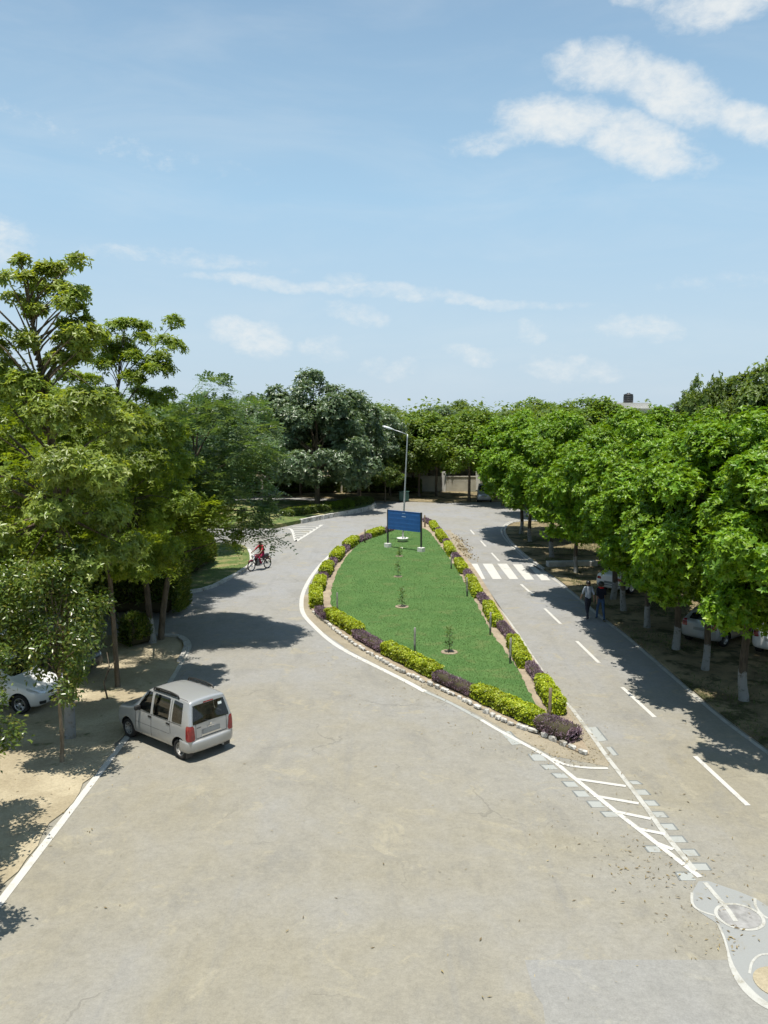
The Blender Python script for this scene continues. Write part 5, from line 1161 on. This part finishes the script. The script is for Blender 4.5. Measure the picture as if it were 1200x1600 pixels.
for i in range(4):
    for k in range(12): k2 = (k + 1) % 12; hf.append((i * 12 + k, i * 12 + k2, (i + 1) * 12 + k2, (i + 1) * 12 + k))
hf += [tuple(range(12))[::-1], tuple(48 + k for k in range(12))]
mb = MB(); mb.add(hv, hf, True); lh = mb.build('lamp_head', M_LAMPH, lamp)
mb = MB(); mb.box((-1.05, -.05, H_ + .385), (.42, .19, .02), rot=Matrix.Rotation(.29, 3, 'Y')); mb.build('diffuser', M_CLEAR, lh)
mb = MB(); mb.lathe([(.20, -.05), (.30, .02), (.40, .20), (.42, .26), (.38, .27), (.33, .20)], n=20); mb.build('base_bowl', M_WBLOCK, lamp)
mb = MB(); mb.box((.05, .0, .95), (.13, .10, .35), bev=.01); mb.build('junction_box', M_POST, lamp)
a, b = at(606, 855, .085), at(658, 862, .085); sg = empty('name_board', (a + b) / 2, math.atan2(b.y - a.y, b.x - a.x), 'blue name board on two dark posts with white footings on the lawn', 'sign'); Wb = (b - a).length
for s_ in (-1, 1):
    mb = MB(); mb.box((s_ * Wb / 2, 0, 1.33), (.10, .08, 2.5), bev=.008); mb.build('post', M_POST, sg)
    mb = MB(); mb.box((s_ * Wb / 2, 0, .13), (.40, .34, .30), bev=.02); mb.build('footing', M_WBLOCK, sg)
mb = MB(); mb.box((0, -.035, 1.92), (Wb - .11, .05, 1.22), bev=.006); bd = mb.build('board', M_BLUE, sg)
mb = MB(); mb.box((0, -.035, 2.545), (Wb - .11, .07, .035)); mb.box((0, -.035, 1.30), (Wb - .11, .07, .035)); mb.build('frame', M_BLUE, bd)
mb = MB()
for (cx, cz_, w_, h_) in [(.0, 2.42, .26, .035), (.0, 2.20, .34, .06)]: mb.box((cx, -.063, cz_), (w_, .006, h_))
mb.build('lettering', M_PALE, bd)
M_BLUE2 = plain('sign_blue_band', (0.024, 0.12, 0.36), .4, 0, .5, 0, .15, 3.0)
for z_ in (2.36, 2.06, 1.76, 1.50): mb = MB(); mb.box((0, -.0615, z_), (Wb - .20, .004, .09)); mb.build('board_band', M_BLUE2, bd)

M_WALL = plain('cream_wall', (0.46, 0.44, 0.37), .9, 0, .2, 0, .14, .8, .01); M_PILL = plain('white_pillar', (0.66, 0.65, 0.61), .85, 0, .2, 0, .1, 1.0); M_ROOFC = plain('shed_roof', (0.42, 0.38, 0.31), .9, 0, .2, 0, .2, .6)
wl = empty('boundary_wall', (5, 99.5, .05), 0, 'low cream boundary wall with pillars behind the far verge', 'wall'); xs_ = [-26, -20, -14, -8.0, -2.0, 2.4, 7.0, 11.0, 15.0, 20, 26]
for k in range(len(xs_)):
    mb = MB(); mb.box((xs_[k] - 5, -.03, 1.15), (.5, .5, 2.35), bev=.03); mb.build('pillar', M_PILL, wl)
    if k < len(xs_) - 1:
        w_ = xs_[k + 1] - xs_[k] - .5; mb = MB(); mb.box(((xs_[k] + xs_[k + 1]) / 2 - 5, 0, .85), (w_, .23, 1.75)); mb.box(((xs_[k] + xs_[k + 1]) / 2 - 5, 0, 1.76), (w_, .33, .08)); mb.build('wall_panel', M_WALL, wl)
sh = empty('open_shed', (8, 107, 0), 0, 'low open shed with pale roof and dark interior behind the boundary wall', 'shed')
mb = MB(); mb.box((0, 0, 3.55), (18, 6.5, .3)); mb.box((0, -3.3, 3.35), (18, .12, .55)); mb.build('roof', M_ROOFC, sh)
mb = MB(); mb.box((0, 3.0, 1.7), (17.6, .2, 3.4)); mb.build('back_wall', M_WALL, sh)
for x in (-8.6, -4.3, 0, 4.3, 8.6): mb = MB(); mb.box((x, -3.0, 1.7), (.3, .3, 3.4)); mb.build('column', M_WALL, sh)
p = at(631, 783, .06); ub = empty('utility_box', p, .1, 'dark green utility cabinet on the far verge behind the lamp post', 'cabinet'); M_GREENB = plain('cabinet_green', (0.03, 0.085, 0.065), .5)
mb = MB(); mb.box((0, 0, .5), (1.0, .5, .95), bev=.02); mb.build('cabinet_body', M_GREENB, ub); mb = MB(); mb.box((0, 0, 1.0), (1.1, .6, .06)); mb.build('lid', M_GREENB, ub)
for s_ in (-1, 1): mb = MB(); mb.box((s_ * .24, -.262, .5), (.44, .02, .8), bev=.006); mb.build('door', M_GREENB, ub)
M_BLD = plain('far_plaster', (0.50, 0.49, 0.46), .9, 0, .2, 0, .1, .3); M_TANK = plain('water_tank_black', (0.018, 0.02, 0.024), .5); M_WIN = plain('far_window', (0.05, 0.06, 0.07), .2)
bx_, by_ = 190 * (984 - 600) / FPX, 190; bl = empty('far_building', (bx_ + 1.5, by_ + 5, 0), 0, 'pale flat-roofed building beyond the trees at the right of the skyline', 'building')
mb = MB(); mb.box((0, 0, 5.1), (14, 10, 10.2)); mb.build('wall', M_BLD, bl); mb = MB(); mb.box((0, 0, 10.35), (14.6, 10.6, .3)); mb.box((-1.5, -1, 11.05), (9.4, 6, 1.2)); mb.build('roof', M_BLD, bl)
for fx in (-5, -2, 1, 4):
    for fz in (3.0, 6.2, 8.8): mb = MB(); mb.box((fx, -5.02, fz), (1.5, .1, 1.4)); mb.build('window', M_WIN, bl)
mb = MB(); mb.lathe([(1.02, 0), (1.08, .1), (1.08, 1.5), (1.02, 1.7), (1.05, 1.72), (1.05, 1.9), (.5, 2.1), (.35, 2.12), (.35, 2.25), (.05, 2.26)], n=24)
for z_ in (.5, .9, 1.3): mb.lathe([(1.08, z_ - .05), (1.12, z_), (1.08, z_ + .05)], n=24)
tag(mb.build('water_tank', M_TANK, None, (bx_ + .35, by_ + 4, 11.652)), 'black cylindrical water tank on the roof of the far building', 'water tank')
tag(MB().box((0, 0, .14), (3.0, .55, .30), bev=.03).build('concrete_bench', M_CONCD, None, at(893, 884, .05), .1), 'low concrete slab beside the trees beyond the zebra crossing', 'slab')
mb = MB(); mb.tube([(0, 0, 0), (-.1, .02, .5), (.08, .05, 1.05), (.02, .05, 1.5)], [.03, .026, .02, .01], 6); mb.tube([(-.02, .03, .75), (.25, .1, 1.2)], [.016, .007], 5)
tag(mb.build('dead_sapling', M_BARK, None, at(168, 1092, .03)), 'bare dead stick leaning on the sandy strip beyond the silver car', 'stick')

# ------------------------------------------------------------------ people and the motorcycle
M_SKIN = plain('skin', (0.20, 0.115, 0.075), .55); M_HAIR = plain('hair_black', (0.012, 0.010, 0.009), .5); M_SHOE = plain('shoe', (0.05, 0.045, 0.04), .6); M_EYE = plain('eye', (0.02, 0.015, 0.012), .2)
cloth = lambda n, c: plain(n, c, .9, 0, .2, 0, .18, 7.0, .004)


def figure(name, loc, rz, J, mats, label, hair='cap', extra=None):
    """J: joint -> (x,y,z). One continuous skin surface; clothing regions by nearest bone."""
    bones = [('pelvis', 'spine', 0), ('spine', 'chest', 0), ('chest', 'neck', 0), ('neck', 'jaw', 2), ('jaw', 'skull', 2), ('skull', 'crown', 2)]
    rad = dict(pelvis=.135, spine=.125, chest=.14, neck=.055, jaw=.072, skull=.094, crown=.055)
    for s_ in 'lr':
        bones += [('chest', 'sh' + s_, 0), ('sh' + s_, 'el' + s_, 0), ('el' + s_, 'wr' + s_, 2), ('wr' + s_, 'pa' + s_, 2), ('pelvis', 'hi' + s_, 1), ('hi' + s_, 'kn' + s_, 1), ('kn' + s_, 'an' + s_, 1), ('an' + s_, 'to' + s_, 3)]
        rad.update({'sh' + s_: .068, 'el' + s_: .046, 'wr' + s_: .03, 'pa' + s_: .034, 'hi' + s_: .09, 'kn' + s_: .062, 'an' + s_: .045, 'to' + s_: .035})
        w_, p_ = Vector(J['wr' + s_]), Vector(J['el' + s_]); d = (w_ - p_).normalized(); J['pa' + s_] = tuple(w_ + d * .075); sx = 1 if s_ == 'r' else -1
        side = d.cross(Vector((sx, .2, 0))).normalized()
        for f in range(5):
            nm = 'f%d%s' % (f, s_); l = (.055, .075, .082, .076, .06)[f]; base = J['wr' + s_] if f == 0 else J['pa' + s_]
            o_ = side * ((f - 2.5) * .018) if f else side * -.03
            J[nm] = tuple(Vector(base) + (d * (l if f else .05)) + o_ + Vector((-sx * .012, 0, 0))); rad[nm] = .009; bones.append((('pa' if f else 'wr') + s_, nm, 2))
    keys = list(rad); idx = {k: i for i, k in enumerate(keys)}
    me = bpy.data.meshes.new('tmp'); me.from_pydata([J[k] for k in keys], [(idx[a], idx[b]) for a, b, _ in bones], [])
    o = bpy.data.objects.new('tmp', me); COL.objects.link(o); md = o.modifiers.new('skin', 'SKIN'); md.use_smooth_shade = True
    for k in keys:
        sv = me.skin_vertices[0].data[idx[k]]; q = rad[k]; sv.radius = (q, q * (.78 if k in ('pelvis', 'spine', 'chest') else 1)); sv.use_root = (k == 'pelvis')
    sb = o.modifiers.new('sub', 'SUBSURF'); sb.levels = 2; sb.render_levels = 2
    dg = bpy.context.evaluated_depsgraph_get(); dg.update(); res = bpy.data.meshes.new_from_object(o.evaluated_get(dg)); bpy.data.objects.remove(o)
    seg = [(Vector(J[a]), Vector(J[b]), m_) for a, b, m_ in bones]; mi = []
    for pl in res.polygons:
        c = pl.center; best = (9, 0)
        for a, b, m_ in seg:
            ab = b - a; t = max(0, min(1, (c - a).dot(ab) / (ab.length_squared + 1e-9))); dd = (c - (a + ab * t)).length
            if dd < best[0]: best = (dd, m_)
        mi.append(best[1])
    res.materials.clear(); res.polygons.foreach_set('use_smooth', [True] * len(res.polygons))
    bo = link(name, res, mats, None, loc, rz); res.polygons.foreach_set('material_index', mi); tag(bo, label, 'person')
    hc = Vector(J['skull']); mb = MB()
    prof_ = [(.102, -.02), (.108, .02), (.100, .06), (.07, .095), (.02, .112)] if hair == 'cap' else [(.125, -.06), (.135, .0), (.125, .06), (.08, .115), (.02, .13)]
    mb.lathe(prof_, Matrix.Translation(hc + Vector((0, -.012, .01))), 14); mb.build('hair' if hair == 'cap' else 'cap', M_HAIR, bo)
    mb = MB()
    for s_ in (-1, 1): mb.lathe([(.004, -.012), (.012, -.006), (.012, .006), (.004, .012)], Matrix.Translation(hc + Vector((s_ * .034, .088, -.012))), 8)
    mb.build('eyes', M_EYE, bo)
    mb = MB(); mb.tube([hc + Vector((0, .088, -.005)), hc + Vector((0, .108, -.045)), hc + Vector((0, .09, -.055))], [.008, .014, .009], 6); mb.tube([hc + Vector((-.025, .083, -.08)), hc + Vector((0, .09, -.082)), hc + Vector((.025, .083, -.08))], [.005, .008, .005], 5)
    for s_ in (-1, 1): mb.tube([hc + Vector((s_ * .09, -.005, .012)), hc + Vector((s_ * .102, -.012, -.01)), hc + Vector((s_ * .092, -.004, -.04))], [.008, .014, .008], 5)
    mb.build('face_features', M_SKIN, bo)
    return bo


def walk(ph, armsw=.16):
    J = dict(pelvis=(0, 0, .93), spine=(0, .0, 1.10), chest=(0, .0, 1.33), neck=(0, .0, 1.47), jaw=(0, .02, 1.53), skull=(0, .025, 1.60), crown=(0, .015, 1.69))
    for s_, sx in (('l', -1), ('r', 1)):
        a = ph * sx; J['sh' + s_] = (sx * .165, 0, 1.40); J['el' + s_] = (sx * .215, -a * armsw * .8 - .02, 1.12); J['wr' + s_] = (sx * .22, -a * armsw * 1.4 + .08, .90)
        J['hi' + s_] = (sx * .088, 0, .88); J['kn' + s_] = (sx * .092, a * .14 + .04, .48); J['an' + s_] = (sx * .09, a * .26 - (.03 if a < 0 else 0), .075 + (.03 if a < 0 else 0)); J['to' + s_] = (sx * .10, a * .26 + .15, .035)
    return J


figure('person', at(918, 967, .012), math.radians(8), walk(1), [cloth('shirt_pale', (0.30, 0.34, 0.39)), cloth('trousers_dark', (0.025, 0.028, 0.04)), M_SKIN, M_SHOE], 'person in pale shirt and dark trousers walking in shade beside the right line')
pr = figure('person', at(938, 969, .012), math.radians(2), walk(-1), [cloth('shirt_navy', (0.015, 0.017, 0.028)), cloth('jeans_blue', (0.04, 0.075, 0.14)), M_SKIN, M_SHOE], 'person in dark top, black cap and jeans walking in shade nearest the roadside trees', 'hat')
M_REDC = cloth('cloth_red', (0.42, 0.02, 0.02))
mb = MB(); mb.tube([(-.10, .02, 1.47), (-.04, -.09, 1.46), (.06, -.09, 1.46), (.11, .02, 1.45), (.04, .10, 1.42), (-.06, .10, 1.42), (-.10, .02, 1.47)], .035, 8); mb.build('red_scarf', M_REDC, pr)

ma, mc = at(398, 893), at(416, 883); hdg = math.radians(232)
mo = empty('motorcycle', at(406, 890, .01), hdg - math.pi / 2, 'dark red motorcycle ridden towards the viewer below the drooping branches', 'motorcycle'); M_BIKE = carpaint('bike_maroon', (0.16, 0.012, 0.03), .2, .3); M_ENG = plain('engine_metal', (0.20, 0.20, 0.20), .45, .7)
for y in (.66, -.62):
    w_ = bpy.data.objects.new('wheel', None); COL.objects.link(w_); w_.parent = mo; w_.location = (0, y, .30); Rm = Matrix.Rotation(math.pi / 2, 4, 'Y')
    mb = MB(); tv = [(.30 * math.cos(t), .30 * math.sin(t)) for t in np.linspace(0, 2 * math.pi, 29)]; mb.tube([(0, a_ * .93, b_ * .93) for a_, b_ in tv], .032, 8, False); mb.build('tyre', M_TYRE, w_)
    mb = MB(); mb.tube([(0, a_ * .82, b_ * .82) for a_, b_ in tv], .012, 6, False); mb.lathe([(.05, -.05), (.05, .05)], Rm, 10)
    for k in range(10): t = 2 * math.pi * k / 10; mb.tube([(0, 0, 0), (0, .25 * math.cos(t), .25 * math.sin(t))], .005, 4, False)
    mb.build('rim', M_CHROME, w_)
mb = MB(); mb.tube([(0, .48, .86), (0, .15, .62), (0, -.30, .58), (0, -.62, .32)], .03, 8); mb.tube([(0, .46, .84), (0, .30, .34), (0, -.10, .28), (0, -.30, .56)], .025, 8)
for s_ in (-1, 1): mb.tube([(s_ * .07, -.30, .62), (s_ * .08, -.62, .32)], .018, 6)
mb.build('frame', M_TRIM, mo)
mb = MB()
for s_ in (-1, 1): mb.tube([(s_ * .07, .66, .30), (s_ * .07, .46, .88)], .02, 8)
mb.build('fork', M_CHROME, mo)
mb = MB(); mb.tube([(-.34, .32, 1.03), (-.20, .40, 1.0), (0, .45, .94), (.20, .40, 1.0), (.34, .32, 1.03)], .013, 8); mb.build('handlebar', M_TRIM, mo)
mb = MB(); mb.tube([(0, .44, .80), (0, .30, .82), (0, .10, .80), (0, -.05, .72)], [.06, .125, .13, .06], 12); mb.build('fuel_tank', M_BIKE, mo)
mb = MB(); mb.tube([(0, .02, .76), (0, -.25, .75), (0, -.60, .80), (0, -.72, .82)], [.09, .12, .11, .05], 10); mb.build('seat', M_TRIM, mo)
mb = MB(); mb.box((0, .10, .40), (.24, .34, .30), bev=.04); mb.tube([(0, .16, .50), (0, .22, .64)], .08, 10); mb.build('engine', M_ENG, mo)
mb = MB(); mb.tube([(.10, .25, .42), (.12, .1, .24), (.13, -.3, .26), (.14, -.75, .32)], [.02, .022, .035, .04], 8); mb.build('exhaust_pipe', M_CHROME, mo)
mb = MB(); mb.lathe([(.03, -.06), (.09, 0), (.095, .05), (.06, .06)], Matrix.Translation((0, .52, .86)) @ Matrix.Rotation(-math.pi / 2, 4, 'X'), 14); mb.build('headlamp', M_CLEAR, mo)
mb = MB(); mb.box((0, -.74, .70), (.14, .06, .07), bev=.02); mb.build('tail_lamp', M_RED, mo)
mb = MB(); mb.tube([(0, .90, .50), (0, .82, .60), (0, .66, .645), (0, .48, .60)], [.03, .05, .05, .04], 8); mb.tube([(0, -.30, .63), (0, -.62, .66), (0, -.90, .50)], [.04, .05, .04], 8); mb.build('mudguards', M_BIKE, mo)
J = dict(pelvis=(0, -.22, .92), spine=(0, -.20, 1.08), chest=(0, -.13, 1.30), neck=(0, -.09, 1.45), jaw=(0, -.06, 1.51), skull=(0, -.05, 1.58), crown=(0, -.06, 1.67))
for s_, sx in (('l', -1), ('r', 1)):
    J['sh' + s_] = (sx * .165, -.12, 1.38); J['el' + s_] = (sx * .28, .08, 1.17); J['wr' + s_] = (sx * .31, .25, 1.06); J['hi' + s_] = (sx * .10, -.18, .90); J['kn' + s_] = (sx * .19, .22, .74); J['an' + s_] = (sx * .17, .02, .36); J['to' + s_] = (sx * .18, .15, .30)
figure('person', mo.location, hdg - math.pi / 2, J, [cloth('kurta_red', (0.38, 0.025, 0.05)), cloth('trousers_maroon', (0.22, 0.015, 0.05)), M_SKIN, M_WBLOCK], 'person in red top and maroon trousers riding the motorcycle')
